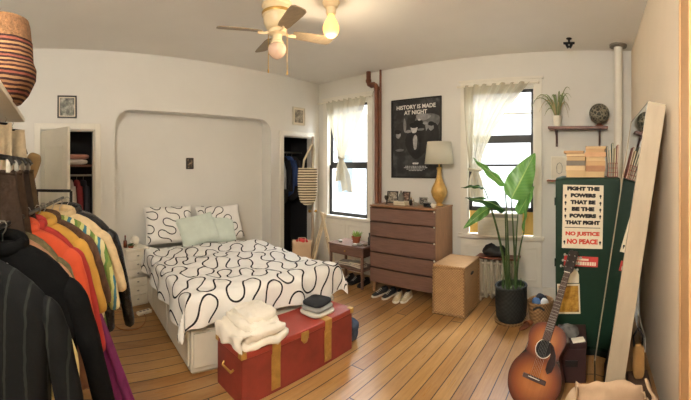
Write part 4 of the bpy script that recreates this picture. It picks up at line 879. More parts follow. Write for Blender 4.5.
MB().tube([(-.05, -.07, .58), (-.05, -.07, .66), (.05, -.07, .66), (.05, -.07, .58)], .005, 6).build('handle', M['kraft'], t)
q = MB(); q.ell((0, 0, .57), (.10, .055, .07), 20, 10)
for i in range(len(q.v)): p = V(q.v[i]); n_ = fbm(p, 12); q.v[i] = (p.x, p.y, p.z + .02 * n_)
tag(q.build('red_cloth', mat('red_cloth', (170, 44, 36), .85, var=.25), None, smooth=180, loc=(-3.86, 3.56, 0), rot=(0, 0, math.radians(50))), 'bright red cloth poking out of the tan paper bag', 'cloth')
# striped tote on the edge of the closet door
t = thing('tote_bag', 'cream and black striped tote bag hung from the tall closet door', 'bag', at(307.5, 184, 5.30), math.radians(50))
tm = stripes('tote_stripe', [(214, 200, 172), (96, 82, 66)], 2, 26, .9, noise_amt=.01)
def tote(sg):
    def f(s, q):
        u = s * 2 - 1; w = .115 + .035 * math.sin(PI * min(1, (1 - q) * .62 + .12)) ; zz = .22 - .50 * q
        b = (1 - abs(u) ** 3) ** .5 * (.25 + .75 * math.sin(PI * min(1, q * .9 + .05)))
        zz -= .06 * (1 - u * u) * q ** 3 - .02
        return V((u * w * (1 if q < .8 else 1 - .5 * (q - .8) ** .9), sg * .055 * b, zz))
    return f
q = MB(); q.sheet(tote(1), 20, 24); q.sheet(tote(-1), 20, 24); q.build('body', tm, t, smooth=180)
strap = MB().tube([(-.07, 0, .22), (-.05, .0, .36), (.06, .02, .58), (.085, .03, .60), (.10, .03, .52), (.08, .0, .22)], .016, 8, flat=.35).build('strap', mat('tote_strap', (206, 194, 168), .85), t, smooth=180)
# clothes hanging inside the tall closet
tag(MB().cyl((XA - .42, CR0 - .13, 1.95), (XA - .42, YB - .03, 1.95), .014).build('closet_rod', M['steel']), 'hanging rod inside the tall dark closet by the corner window', 'rod')
tag(MB().cyl((XA - .42, CR0 - .13, 1.951), (XA - .42, CR0 - .12, 1.951), .03).build('rod_socket', M['steel']), 'rod socket on the side of the tall dark closet', 'rod socket')
def closet_cloth(name, label, cat, x, y_, z, w, L, c, grp, seed):
    t = thing(name, label, cat, (x, y_, z), 0.15, grp)
    q = MB(); n = 24; prof = [(-.04, .05), (-.06, w * .6), (-.13, w), (-.3, w * .95), (-L, w * 1.1)]; vs = []
    for z_, hw_ in prof:
        for j in range(n): a = 2 * PI * j / n; vs.append((hw_ * math.cos(a), .032 * math.copysign(abs(math.sin(a)) ** .8, math.sin(a)) + .008 * math.sin(hw_ * math.cos(a) * 40 + seed), z_))
    q.add(vs, [(i * n + j, i * n + (j + 1) % n, (i + 1) * n + (j + 1) % n, (i + 1) * n + j) for i in range(4) for j in range(n)] + [tuple(range(n))[::-1], tuple(range(4 * n, 5 * n))])
    q.build('body', mat('cc_' + label[:14], c, .9, var=.2), t, smooth=180, sub=1)
    for sd_ in (-1, 1): MB().tube([(sd_ * w * .85, 0, -.13), (sd_ * (w + .02), 0, -.3), (sd_ * (w + .04), 0, -.13 - L * .55)], [.04, .042, .032], 10).build('sleeve', mat('cc_' + label[:14], c), t, smooth=180)
    MB().tube([(0, 0, -.05), (0, 0, -.01), (.012, 0, .0), (.016, 0, .014), (0, 0, .022), (-.014, 0, .014)], .003, 6).build('hook', M['steel'], t)
for k, (y_, c, lab) in enumerate(((3.68, (40, 42, 48), 'charcoal shirt hanging nearest the bed in the tall closet'), (3.80, (190, 196, 206), 'pale grey shirt hanging second from the bed in the tall closet'), (3.94, (30, 30, 33), 'black shirt hanging in the middle of the tall closet'), (4.08, (52, 76, 128), 'blue denim shirt hanging toward the window in the tall closet'), (4.20, (38, 34, 34), 'dark brown shirt hanging closest to the window in the tall closet'))):
    closet_cloth('shirt', lab, 'shirt', XA - .42, y_, 1.93, .20, .80 + .08 * (k % 3), c, 'shirts in the tall closet', k)
for k, (y_, c, lab) in enumerate(((.44, (216, 206, 196), 'white blouse hanging in the narrow closet nearest the door leaf'), (.53, (150, 56, 58), 'dusky red blouse hanging in the middle of the narrow closet'), (.62, (50, 50, 60), 'navy blouse hanging nearest the bed in the narrow closet'))):
    closet_cloth('blouse', lab, 'blouse', XA - .42, y_, 1.56, .17, .62 + .1 * k, c, 'blouses in the narrow closet', k + 9)
# ------------------------------------------------------------------ hamper, radiator, plant, little basket
t = thing('laundry_hamper', 'tall square wicker laundry hamper with a lid beside the dresser', 'hamper', (-1.61, 3.95, 0))
a, d_ = .19, .255
MB().bb((-a, -d_, .0), (a, d_, .535)).build('body', M['wick'], t, bevel=.012)
MB().bb((-a - .008, -d_ - .008, .535), (a + .008, d_ + .008, .572)).build('lid', M['wick'], t, bevel=.012)
q = MB()
for x in (-a, a):
    for y_ in (-d_, d_): q = MB(); q.cyl((x, y_, 0), (x, y_, .535), .013, n=10); q.build('corner_post', M['wickl'], t)
q = MB(); q.tube([(-a - .003, -d_ - .003, .015), (a + .003, -d_ - .003, .015), (a + .003, d_ + .003, .015), (-a - .003, d_ + .003, .015), (-a - .003, -d_ - .003, .015)], .013, 8); q.build('base_rim', M['wickl'], t)
MB().ell((a + .004, 0, .44), (.006, .055, .02), 18, 8).build('handle_slot', M['dark_in'], t)
t = thing('radiator', 'old white column radiator under the plant window beside the hamper', 'radiator', (-1.20, 4.33, 0))
rm = mat('radiator_paint', (190, 180, 160), .5, var=.1)
for k in range(7):
    x = -.225 + k * .075; q = MB(); q.tube([(x, -.055, .06), (x, -.055, .48), (x, -.03, .52), (x, .03, .52), (x, .055, .48), (x, .055, .06), (x, .03, .045), (x, -.03, .045), (x, -.055, .06)], .017, 10); q.build('column', rm, t, smooth=180)
MB().cyl((-.26, 0, .09), (.26, 0, .09), .018, n=10).build('feed_pipe', rm, t); MB().cyl((-.24, 0, .46), (.24, 0, .46), .018, n=10).build('top_pipe', rm, t)
for x in (-.225, .225): MB().tube([(x, -.045, .06), (x, -.06, 0)], [.016, .022], 10).build('foot', rm, t)
for x in (-.225, .225): MB().tube([(x, .045, .06), (x, .06, 0)], [.016, .022], 10).build('foot', rm, t)
tag(MB().bb((-1.48, 4.235, .538), (-.93, 4.43, .562)).build('radiator_cover_board', M['shelfw'], bevel=.004), 'brown wooden board laid across the top of the white radiator', 'board')
q = MB(); q.ell((0, 0, .062), (.165, .095, .068), 32, 16, .85)
for i in range(len(q.v)): p = V(q.v[i]); n_ = fbm((p.x, p.y, p.z), 8); q.v[i] = (p.x * (1 + .16 * n_), p.y * (1 + .15 * n_), max(0, p.z * (1 + .5 * fbm((p.x, p.y, 3), 9))))
tag(q.build('black_bag', mat('black_nylon', (18, 18, 22), .6, bump=.4, bsc=16), None, smooth=180, loc=(-1.24, 4.335, .5625)), 'crumpled black bag lying on the board over the radiator', 'bag')
PB = V((-.91, 3.82, 0))
t = thing('bird_of_paradise', 'tall broad-leaved house plant in a dark woven pot before the window', 'potted plant', PB)
MB().lathe([(0, 0), (.165, 0), (.185, .004), (.19, .022), (.175, .022), (.17, .012), (0, .012)], n=36).build('saucer', M['wickl'], t)
MB().lathe([(0, .014), (.145, .014), (.168, .06), (.178, .20), (.176, .36), (.182, .385), (.176, .395), (.160, .39), (.158, .34), (0, .34)], n=40).build('pot', M['wickd'], t)
MB().lathe([(0, .352), (.10, .35), (.158, .343)], n=24).build('soil', M['soil'], t)
q = MB()
for k in range(30):
    a_ = k * 2.4; r = .05 + .09 * random.random(); h = .04 + .10 * random.random(); q.tube([(r * math.cos(a_), r * math.sin(a_), .34), (r * 1.1 * math.cos(a_), r * 1.1 * math.sin(a_), .36 + h)], [.008, .003], 5)
q.build('groundcover', mat('moss', (66, 92, 46), .8), t)
def leaf(base, tip, width, r0, r1, m, droop=.05, fold=.25, root_a=0.0, face=0.0, bend=.0, stem_r=.009):
    """base and tip as (column, row) at ranges r0, r1: a petiole from the pot and a paddle blade with a midrib"""
    B, T = at(*base, r0) - PB, at(*tip, r1) - PB
    root_ = V((.05 * math.cos(root_a), .05 * math.sin(root_a), .35))
    mid = root_.lerp(B, .5) + V((0, 0, .10)); mid.x = root_.x + (B.x - root_.x) * .30; mid.y = root_.y + (B.y - root_.y) * .35
    st = bez(root_, mid, B, 14); MB().tube(st, [stem_r * (1.5 - i / 18) for i in range(15)], 8).build('stalk', M['stem'], t, smooth=180)
    ax = (T - B); L = ax.length; ax.normalize(); view = (V((0, 0, HC)) - PB - B).normalized()
    lat = ax.cross(view).normalized(); nor = lat.cross(ax).normalized()
    lat = (Matrix.Rotation(face, 3, ax) @ lat); nor = (Matrix.Rotation(face, 3, ax) @ nor)
    def f(s, q):
        u = s * 2 - 1; w = width * (math.sin(PI * min(1, q ** .62)) ** .75 if 0 < q < 1 else 0) * (1 - .12 * q)
        c = B + ax * (L * q) + nor * (bend * math.sin(PI * q)) + V((0, 0, -droop * q * q))
        return c + lat * (u * w) + nor * (-fold * abs(u) * w + .012 * math.sin(q * 17 + u * 3) * abs(u))
    MB().sheet(f, 16, 26, lambda s, q: (s * 2 - 1, q)).build('leaf', m, t, smooth=180)
leaf((511, 199), (535, 153), .15, 3.72, 3.82, M['leaf'], .0, .12, .3, .1)
leaf((505, 186), (473, 156), .050, 3.80, 3.72, M['leaf'], .02, .25, 2.2, .5)
leaf((505, 211), (465, 196), .055, 3.74, 3.62, M['leafd'], .02, .35, 3.0, .6, .06)
leaf((490, 207), (463, 227), .058, 3.78, 3.66, M['leaf'], .02, .2, 3.6, .1, .05)
leaf((518, 214), (534, 186), .075, 3.95, 4.02, M['leaf'], .0, .15, .9, .3)
leaf((484, 188), (461, 186), .022, 3.86, 3.76, M['leafd'], .02, .4, 2.6, .5, .03)
leaf((524, 232), (531, 176), .028, 3.78, 3.82, M['leaf'], .0, .6, .2, 1.0)
WB_ = V((-.585, 3.86, 0))
t = thing('wicker_basket', 'small round wicker basket of odds and ends between plant pot and green cabinet', 'basket', WB_)
MB().lathe([(0, 0), (.11, 0), (.125, .03), (.135, .14), (.138, .21), (.145, .225), (.138, .235), (.125, .225), (.12, .05), (0, .03)], n=36).build('body', M['wickl'], t)
for sx in (-1,): MB().tube([(-.06 + .12 * i / 10 , -.138 , .17 + .03 * math.sin(PI * i / 10)) for i in range(11)], .012, 8).build('handle', M['black'], t)
for k, (dx, dy, c, lab, r_) in enumerate(((-.045, -.03, (70, 104, 150), 'blue cloth stuffed in the small wicker basket by the cabinet', (.05, .045, .05)), (.045, -.035, (206, 208, 206), 'white cloth stuffed in the small wicker basket by the cabinet', (.045, .045, .045)), (.0, .055, (38, 42, 50), 'dark cloth at the back of the small wicker basket by the cabinet', (.07, .045, .055)))):
    q = MB(); q.ell((0, 0, 0), r_, 20, 12)
    for i in range(len(q.v)): p = V(q.v[i]); n_ = fbm((p.x + k, p.y, p.z), 16); q.v[i] = (p.x * (1 + .2 * n_), p.y * (1 + .2 * n_), p.z * (1 + .3 * n_))
    tag(q.build('cloth', mat('bcloth_%d' % k, c, .9), None, smooth=180, loc=WB_ + V((dx, dy, .215))), lab, 'cloth', 'cloths in the small basket')
t = thing('slipper', 'brown slipper on the floor before the small wicker basket', 'slipper', fl(526, 327), 1.2)
q = MB(); q.ell((.0, 0, .012), (.12, .042, .012), 24, 8); q.build('sole', mat('slipper_sole', (110, 62, 40), .7), t); q = MB(); q.sheet(lambda s, w: V((.01 + .095 * w, .042 * math.cos(PI * s) * (1 - .25 * w * w), .014 + .045 * math.sin(PI * s) * (1 - .55 * w))), 14, 8); q.build('upper', mat('slipper_top', (150, 92, 60), .8), t, smooth=180, solid=.004)

# ------------------------------------------------------------------ tall green cabinet with papers stuck to it
GX0, GX1, GY0, GY1, GZ = -.345, .235, 3.16, 3.82, 1.60
t = thing('cabinet', 'tall dark green cabinet plastered with signs behind the guitar', 'cabinet', ((GX0 + GX1) / 2, GY0, 0))
a = (GX1 - GX0) / 2; d_ = GY1 - GY0
MB().bb((-a, .03, .04), (a, d_, GZ)).build('body', M['green'], t, bevel=.012)
MB().bb((-a, 0, .09), (a, .03, GZ - .008)).build('door', M['green'], t, bevel=.010)
MB().bb((-a + .02, .03, 0), (a - .02, d_ - .02, .05)).build('plinth', M['greend'], t)
q = MB()
for z in (.25, .80, 1.35): q = MB(); q.cyl((-a - .004, .02, z), (-a - .004, .02, z + .07), .008, n=8); q.build('hinge', M['greend'], t)
yq = GY0 - .0015
def gp(u, v): p = wb(u, v, GY0); return p.x, p.z
def card(name, label, cat, u0, v0, u1, v1, m, tilt=0.0, clip=None):
    xa, za = gp(u0, v0); xb, zb = gp(u1, v1); w, h = abs(xb - xa), abs(za - zb)
    t = thing(name, label, cat, ((xa + xb) / 2, yq, (za + zb) / 2), rot=(0, tilt, 0))
    if clip: n = len(clip); MB().add([((px - .5) * w, -.001, (pz - .5) * h) for px, pz in clip] + [((px - .5) * w, .001, (pz - .5) * h) for px, pz in clip], [tuple(range(n)), tuple(range(2 * n - 1, n - 1, -1))] + [((i + 1) % n, i, n + i, n + (i + 1) % n) for i in range(n)]).build('sheet', m, t, smooth=0)
    else: MB().bb((-w / 2, -.001, -h / 2), (w / 2, .001, h / 2)).build('sheet', m, t, smooth=0)
    return t, w, h
t, w, h = card('protest_poster', 'cream protest poster in heavy black and red lettering on the green cabinet', 'poster', 562.5, 185, 603, 248.5, M['paper'], .02)
for k, (ln, wk) in enumerate((('FIGHT THE', .80), ('POWERS', .62), ('THAT BE', .62), ('BE THE', .56), ('POWERS', .66), ('THAT FIGHT', .86))):
    text('lettering', ln, .05, M['ink'], t, (0, -.002, h * (.44 - .107 * k)), bold=.0045, width=w * wk, height=h * .066)
MB().bb((-w * .44, -.0016, -h * .178), (w * .44, -.0012, -h * .168)).build('rule', M['ink'], t, smooth=0)
for k, ln in enumerate(('NO JUSTICE', 'NO PEACE')): text('lettering', ln, .05, M['redink'], t, (0, -.002, -h * (.27 + .125 * k)), bold=.003, width=w * (.84 - .08 * k), height=h * .082)
for sx, zz in [(s, z) for s in (-.43, .43) for z in (.33, .22, .115, .01)] + [(-.44, -.40), (.44, -.40)]:
    q = MB(); q.add([(w * sx + .010 * math.cos(b_), -.0016, h * zz + .012 * math.sin(b_)) for b_ in [2 * PI * i / 10 for i in range(10)]], [tuple(range(10))]); q.add([(w * sx - .004, -.0017, h * zz - .024), (w * sx + .004, -.0017, h * zz - .024), (w * sx + .004, -.0017, h * zz), (w * sx - .004, -.0017, h * zz)], [(0, 1, 2, 3)]); q.build('fist_mark', M['ink'], t, smooth=0)
t, w, h = card('sticker', 'red sticker with pale lettering below the protest poster', 'sticker', 564, 256, 598, 266.5, M['sticker'], .05)
MB().bb((-w * .12, -.002, h * .10), (w * .22, -.0012, h * .28)).build('small_print', M['paper'], t, smooth=0)
q = MB(); x = -w * .42
while x < w * .42: l = .008 + .012 * random.random(); q.bb((x, -.002, -h * .36), (x + l, -.0012, -h * .02)); x += l + .005
q.build('small_print', M['paper'], t, smooth=0)
t, w, h = card('paper_tag', 'blank cream tag with rounded top stuck under the red sticker', 'tag', 567, 268, 579, 283, M['paper'], .0, [(0, 0), (1, 0), (1, .55), (.85, .85), (.6, 1), (.3, .95), (.08, .75), (0, .5)])
t, w, h = card('snapshot', 'yellow toned snapshot stuck lowest on the green cabinet', 'photo', 557.5, 283.5, 580, 314, M['paper'], -.03)
MB().bb((-w * .44, -.0018, -h * .44), (w * .44, -.0012, h * .44)).build('print', photo('snap_yellow', (110, 74, 20), (170, 124, 40), (204, 160, 70), 12), t, smooth=0)
# books piled on the cabinet
bk_col = [(190, 146, 100), (206, 168, 122), (176, 124, 84), (214, 184, 144), (196, 150, 108), (168, 120, 82), (206, 160, 116), (120, 110, 96)]
pos_l = ['lowest', 'second from the bottom', 'third from the bottom', 'fourth from the bottom', 'fifth from the bottom', 'topmost', 'topmost']
def book_stack(cx, cy, z, n, w, d, side, th, jit, seed):
    rnd = random.Random(seed)
    for k in range(n):
        h = th[k % len(th)]; bw, bd = w * (1 - .10 * rnd.random()), d * (1 - .1 * rnd.random()); c = bk_col[(k * 3 + seed) % 8]
        lab = ('topmost' if k == n - 1 else pos_l[k]) + ' book of the ' + side + ' pile on the green cabinet'
        b_ = thing('book', lab, 'book', (cx + jit * (rnd.random() - .5), cy + .01 * rnd.random(), z), (rnd.random() - .5) * .14, 'books piled on the green cabinet')
        MB().bb((-bw / 2 + .004, -bd / 2 + .004, .0025), (bw / 2 - .004, bd / 2, h - .003)).build('pages', mat('page_edge_%d' % (k % 3), ((208, 178, 132), (222, 196, 152), (196, 160, 116))[k % 3], .85, var=.12, sc=3, stretch=(1, 1, 120)), b_)
        q = MB(); q.bb((-bw / 2, -bd / 2, 0), (bw / 2, bd / 2, .0025)); q.bb((-bw / 2, -bd / 2, h - .003), (bw / 2, bd / 2, h - .0005))
        if (k + seed) % 3 == 0: q.bb((-bw / 2, -bd / 2, .0025), (bw / 2, -bd / 2 + .003, h - .003))
        else: q.bb((-bw / 2, bd / 2 - .003, .0025), (bw / 2, bd / 2, h - .003))
        q.build('cover', mat('book_cover_%d' % ((k * 3 + seed) % 8), c, .6, var=.15), b_); z += h
book_stack(-.175, GY0 + .19, GZ + .001, 6, .19, .25, 'window-side', [.060, .048, .044, .038, .030, .024], .04, 1)
book_stack(.015, GY0 + .17, GZ + .001, 7, .195, .24, 'corner-side', [.056, .050, .044, .038, .040, .030, .026], .02, 2)
t = thing('file_rack', 'red wire rack holding upright folders on the green cabinet', 'rack', (.172, GY0 + .20, GZ + .001))
q = MB(); rw, rd, rh_ = .085, .15, .13
for z in (.005, .045, .085, rh_): q.tube([(-rw / 2, -rd, z), (rw / 2, -rd, z), (rw / 2, rd, z), (-rw / 2, rd, z), (-rw / 2, -rd, z)], .0025, 5)
for k in range(5): x = -rw / 2 + rw * k / 4; q.cyl((x, -rd, .005), (x, -rd, rh_), .002, n=5); q.cyl((x, rd, .005), (x, rd, rh_), .002, n=5)
for k in range(6): y_ = -rd + 2 * rd * k / 5; q.cyl((-rw / 2, y_, .005), (-rw / 2, y_, rh_), .002, n=5); q.cyl((rw / 2, y_, .005), (rw / 2, y_, rh_), .002, n=5)
q.build('wire_frame', mat('wire_red', (150, 66, 56), .5), t)
for k, (x, h, c, nm) in enumerate(((-.034, .25, (92, 100, 86), 'olive'), (-.017, .22, (196, 196, 176), 'cream'), (.0, .275, (70, 92, 76), 'dark green'), (.017, .235, (176, 150, 96), 'tan'), (.033, .26, (140, 60, 52), 'red'))):
    o = thing('folder', nm + ' folder standing upright in the wire rack on the green cabinet', 'folder', (.172 + x, GY0 + .19, GZ + .006), rot=(0, .03 * (k - 2), 0), group='folders in the wire rack')
    h *= 1.13; MB().bb((-.0075, -.11, 0), (.0075, .11, h)).build('cover', mat('folder_%d' % k, c, .6), o, bevel=.002); MB().bb((-.004, -.113, .003), (.004, -.1095, h - .004)).build('papers', M['paper'], o)

# ------------------------------------------------------------------ two small shelves on the back wall
t = thing('wall_shelf', 'dark red wooden wall shelf on two brackets high beside the window', 'shelf', (-.19, YB, 2.19))
MB().bb((-.37, -.20, -.03), (.36, 0, 0)).build('board', M['shelfw'], t, bevel=.003)
for x in (-.28, .26):
    q = MB(); q.bb((x - .013, -.03, -.24), (x + .013, 0, -.03)); q.bb((x - .013, -.17, -.055), (x + .013, -.0, -.03)); q.tube([(x, -.15, -.05), (x, -.06, -.10), (x, -.025, -.20)], .012, 8); q.build('bracket', mat('bracket_dark', (72, 42, 34), .5), t)
t = thing('wall_shelf', 'short low wooden wall shelf behind the green cabinet, under the long one', 'shelf', (-.36, YB, 1.535))
MB().bb((-.22, -.16, -.02), (.30, 0, 0)).build('board', M['shelfw'], t, bevel=.003)
q = MB(); q.bb((-.10, -.13, -.04), (-.08, 0, -.02)); q.bb((-.10, -.02, -.15), (-.08, 0, -.02)); q.build('bracket', mat('bracket_dark', (72, 42, 34), .5), t)
t = thing('framed_drawing', 'white framed line drawing leaning on the low shelf behind the books', 'picture', (-.43, YB - .09, 1.536), rot=(-.07, 0, 0))
f = MB(); w, h = .21, .29
for bx in ((-w / 2, 0, w / 2, .014), (-w / 2, h - .014, w / 2, h), (-w / 2, .014, -w / 2 + .014, h - .014), (w / 2 - .014, .014, w / 2, h - .014)): f.bb((bx[0], -.012, bx[1]), (bx[2], .01, bx[3]))
f.build('frame', M['bone'], t, bevel=.002); MB().bb((-w / 2 + .014, -.004, .014), (w / 2 - .014, .004, h - .014)).build('paper', mat('drawing_paper', (222, 214, 198), .8), t)
q = MB(); q.tube([(.035 * math.cos(b_) * (1 if b_ < PI else 1), -.006, .15 + .06 * math.sin(b_)) for b_ in [PI * i / 12 for i in range(13)]], .003, 5); q.tube([(-.035, -.006, .15), (-.03, -.006, .09), (.0, -.006, .07), (.03, -.006, .09), (.035, -.006, .15)], .003, 5); q.build('line_drawing', mat('pencil', (110, 104, 96), .8), t)
SP = V((-.455, YB - .105, 2.191))
t = thing('spider_plant', 'arching spider plant in a white pot at the window end of the upper shelf', 'potted plant', SP)
MB().lathe([(0, 0), (.045, 0), (.056, .10), (.060, .135), (.053, .135), (.050, .11), (0, .11)], n=28).build('pot', M['bone'], t); MB().lathe([(0, .112), (.05, .111)], n=16).build('soil', M['soil'], t)
rnd = random.Random(3); sm_ = [mat('spider_leaf', (126, 140, 90), .6, var=.3), mat('spider_leaf_dry', (168, 154, 110), .7, var=.2)]
for k in range(24):
    a_ = k * 2.4 + rnd.random(); l = .15 + .18 * rnd.random(); up = .16 + .24 * rnd.random(); lx, ly = math.cos(a_), math.sin(a_) * .35 - .03
    if lx > 0: l *= .65
    pts = bez((.015 * lx, .015 * ly, .115), (l * .5 * lx, l * .5 * ly, .13 + up * 1.3), (l * lx, l * ly, .13 + up * (.9 - 1.0 * rnd.random())), 8)
    MB().tube(pts, [.007, .008, .008, .007, .006, .005, .004, .003, .001], 6, flat=.25).build('leaf', sm_[k % 4 == 0], t, smooth=180)
t = thing('globe_ornament', 'round dark openwork globe on a small foot at the far end of the upper shelf', 'ornament', (.065, YB - .135, 2.191))
gm = G('globe_openwork'); vo = gm.n('ShaderNodeTexVoronoi'); vo.feature = 'DISTANCE_TO_EDGE'; gm.link(gm.coord(), vo.inputs['Vector']); vo.inputs['Scale'].default_value = 26
cr = gm.ramp(vo.outputs[0], [(.04, lin((134, 128, 108))), (.16, lin((52, 52, 44)))]); gm.set(Base_Color=cr, Roughness=.6); gm.bump(vo.outputs[0], .7, .01)
MB().ell((0, 0, .155), (.125, .125, .125), 36, 22).build('globe', gm.m, t); MB().lathe([(0, 0), (.055, 0), (.05, .012), (.03, .02), (.03, .035), (.045, .045), (0, .045)], n=24).build('foot', M['rust'], t)

# ------------------------------------------------------------------ tall mirror leaning on the right wall
MY0, MY1, MT = 2.14, 3.10, 2.13; SLP = .153; TH = .115
ang = math.atan(SLP)
t = thing('leaning_mirror', 'tall mirror with a deep pale wooden frame leaning on the right wall', 'mirror', (.008, (MY0 + MY1) / 2, 0), rot=(0, ang, 0))
H_ = (MT - .03) / math.cos(ang); hw = (MY1 - MY0) / 2; z0 = .004
MB().bb((-.001, -hw + .02, z0 + .02), (.016, hw - .012, H_ - .016)).build('glass', M['mirror'], t, smooth=0)
MB().bb((.05, -hw + .02, z0 + .02), (.056, hw - .02, H_ - .02)).build('back_board', M['tanw'], t)
for nm, bx in (('frame_stile', ((0, -hw, z0), (TH, -hw + .022, H_))), ('frame_stile', ((-.006, hw - .010, z0), (TH, hw, H_))), ('frame_rail', ((0, -hw + .022, H_ - .02), (TH, hw - .014, H_))), ('frame_rail', ((0, -hw + .022, z0), (TH, hw - .014, z0 + .03)))): MB().bb(*bx).build(nm, M['tanw'], t, bevel=.002)

# ------------------------------------------------------------------ guitar leaning on the cabinet
gb_, gt_ = V((-.478, 2.42, .012)), V((-.168, 3.04, .985))
ax = (gt_ - gb_).normalized(); gl = (gt_ - gb_).length
nf = V((-.28, -1, .25)); nf = (nf - ax * nf.dot(ax)).normalized(); lt = ax.cross(nf).normalized() * -1
GM = Matrix((lt, nf * -1, ax)).transposed().to_4x4(); GM.translation = gb_      # local x lateral, y away from viewer, z up the neck
if GM.determinant() < 0: lt = -lt; GM = Matrix((lt, nf * -1, ax)).transposed().to_4x4(); GM.translation = gb_
k_ = gl / 1.04
t = thing('acoustic_guitar', 'sunburst acoustic guitar leaning on the green cabinet', 'guitar', gb_)
t.rotation_euler = GM.to_euler()
ctr = [(.0, .0), (.055, .004), (.11, .022), (.16, .065), (.186, .12), (.192, .165), (.182, .215), (.150, .27), (.125, .315), (.126, .35), (.142, .395), (.140, .435), (.115, .475), (.07, .497), (.03, .503)]
# smooth the half outline with a spline, then mirror it
def cat(pts, n=4):
    o = []
    for i in range(len(pts) - 1):
        p0, p1, p2, p3 = [V((p[0], p[1], 0)) for p in (pts[max(i - 1, 0)], pts[i], pts[i + 1], pts[min(i + 2, len(pts) - 1)])]
        for j in range(n): x = j / n; q_ = .5 * ((2 * p1) + (p2 - p0) * x + (2 * p0 - 5 * p1 + 4 * p2 - p3) * x * x + (3 * p1 - p0 - 3 * p2 + p3) * x ** 3); o.append((q_.x, q_.y))
    return o + [pts[-1]]
hf = cat(ctr); hf = [(x * .94, z) for x, z in hf]; ol = [(x * k_, z * k_) for x, z in hf] + [(-x * k_, z * k_) for x, z in hf[::-1] if x > .001]
gs = G('sunburst'); sp_ = gs.n('ShaderNodeSeparateXYZ'); gs.link(gs.coord(), sp_.inputs[0])
def elli(cz, rx, rz):
    dx = gs.math('DIVIDE', sp_.outputs[0], rx * k_); dz = gs.math('DIVIDE', gs.math('SUBTRACT', sp_.outputs[2], cz * k_), rz * k_)
    return gs.math('SQRT', gs.math('ADD', gs.math('MULTIPLY', dx, dx), gs.math('MULTIPLY', dz, dz)))
de = gs.math('MINIMUM', elli(.155, .205, .175), elli(.39, .155, .15))
col = gs.ramp(de, [(.30, lin((166, 102, 50))), (.62, lin((130, 68, 34))), (.86, lin((74, 32, 19))), (1.0, lin((34, 16, 12)))])
gs.set(Base_Color=gs.mix(gs.math('MULTIPLY', gs.noise(gs.scale(gs.coord(), (60, 60, 2)), 2), .3), col, lin((90, 40, 18))), Roughness=.22, Coat_Weight=.5)
MB().prism(ol, .0, .004).build('soundboard', gs.m, t, bevel=.0015)
MB().prism([(x * .995, z * .998 + .0005) for x, z in ol], .004, .098).build('body', mat('guitar_side', (70, 30, 18), .3, var=.3, coat=.4), t, bevel=.004)
disc = lambda r, y_, cz, n=30: MB().add([(r * k_ * math.cos(2 * PI * i / n), y_, cz * k_ + r * k_ * math.sin(2 * PI * i / n)) for i in range(n)], [tuple(range(n))])
disc(.058, -.0010, .345).build('rosette', M['bone'], t, smooth=0); disc(.054, -.0016, .345).build('rosette_ring', M['ink'], t, smooth=0); disc(.049, -.0022, .345).build('sound_hole', M['dark_in'], t, smooth=0)
sgn = 1 if (GM.to_3x3() @ V((1, 0, 0))).dot(V((1, 0, 0))) > 0 else -1
pg = [(.028, .395), (.062, .375), (.092, .33), (.105, .28), (.095, .235), (.070, .215), (.052, .235), (.050, .27), (.058, .31), (.050, .345)]
MB().add([(sgn * x * k_, -.0026, z * k_) for x, z in pg], [tuple(range(len(pg)))]).build('pickguard', mat('pickguard', (40, 18, 14), .15), t, smooth=0)
q = MB(); q.box((0, -.005, .165 * k_), (.16 * k_, .01, .026 * k_)); q.build('bridge', M['walnut_d'], t, bevel=.004); MB().box((0, -.012, .168 * k_), (.078 * k_, .005, .004)).build('saddle', M['bone'], t)
q = MB(); q.add([(x * k_, y_, z * k_) for z, w in ((.43, .028), (.86, .022)) for x, y_ in ((-w, -.004), (w, -.004), (w * .8, .020), (-w * .8, .020))], [(0, 1, 2, 3), (7, 6, 5, 4), (0, 4, 5, 1), (1, 5, 6, 2), (2, 6, 7, 3), (3, 7, 4, 0)]); q.build('neck', mat('neck_wood', (110, 62, 38), .4), t, bevel=.004)
q = MB(); q.add([(x * k_, y_, z * k_) for z, w in ((.395, .029), (.86, .0215)) for x, y_ in ((-w, -.010), (w, -.010), (w, -.003), (-w, -.003))], [(0, 1, 2, 3), (7, 6, 5, 4), (0, 4, 5, 1), (1, 5, 6, 2), (2, 6, 7, 3), (3, 7, 4, 0)]); q.build('fretboard', mat('fretboard', (66, 40, 30), .45, var=.2), t)
q = MB()
for i in range(1, 19): z = .86 - .62 * (1 - 2 ** (-i / 12)); w = .0215 + (.86 - z) * .0155; q.box((0, -.0105, z * k_), (2 * w * k_, .003, .003))
q.build('frets', M['steel'], t)
MB().box((0, -.011, .862 * k_), (.044 * k_, .008, .006)).build('nut', M['bone'], t)
hd = [(-.022, .862), (.022, .862), (.036, .885), (.038, 1.02), (.022, 1.035), (0, 1.03), (-.022, 1.035), (-.038, 1.02), (-.036, .885)]
MB().prism([(x * k_, z * k_) for x, z in hd], -.002, .016).build('headstock', mat('headstock', (34, 22, 18), .3), t, bevel=.003)
for s_ in (-1, 1):
    for i in range(3):
        z = (.90 + .045 * i) * k_; q = MB(); q.cyl((s_ * .037 * k_, .008, z), (s_ * .056 * k_, .008, z), .004, n=8); q.ell((s_ * .064 * k_, .008, z), (.011, .007, .012), 12, 8); q.cyl((s_ * .022 * k_, -.003, z), (s_ * .022 * k_, -.016, z), .004, n=8); q.build('tuning_peg', M['steel'], t)
q = MB()
for i in range(6): x = (-.5 + i / 5); q.cyl((x * .056 * k_, -.013, .168 * k_), (x * .034 * k_, -.015, .864 * k_), .0007, n=4)
q.build('strings', M['steel'], t)

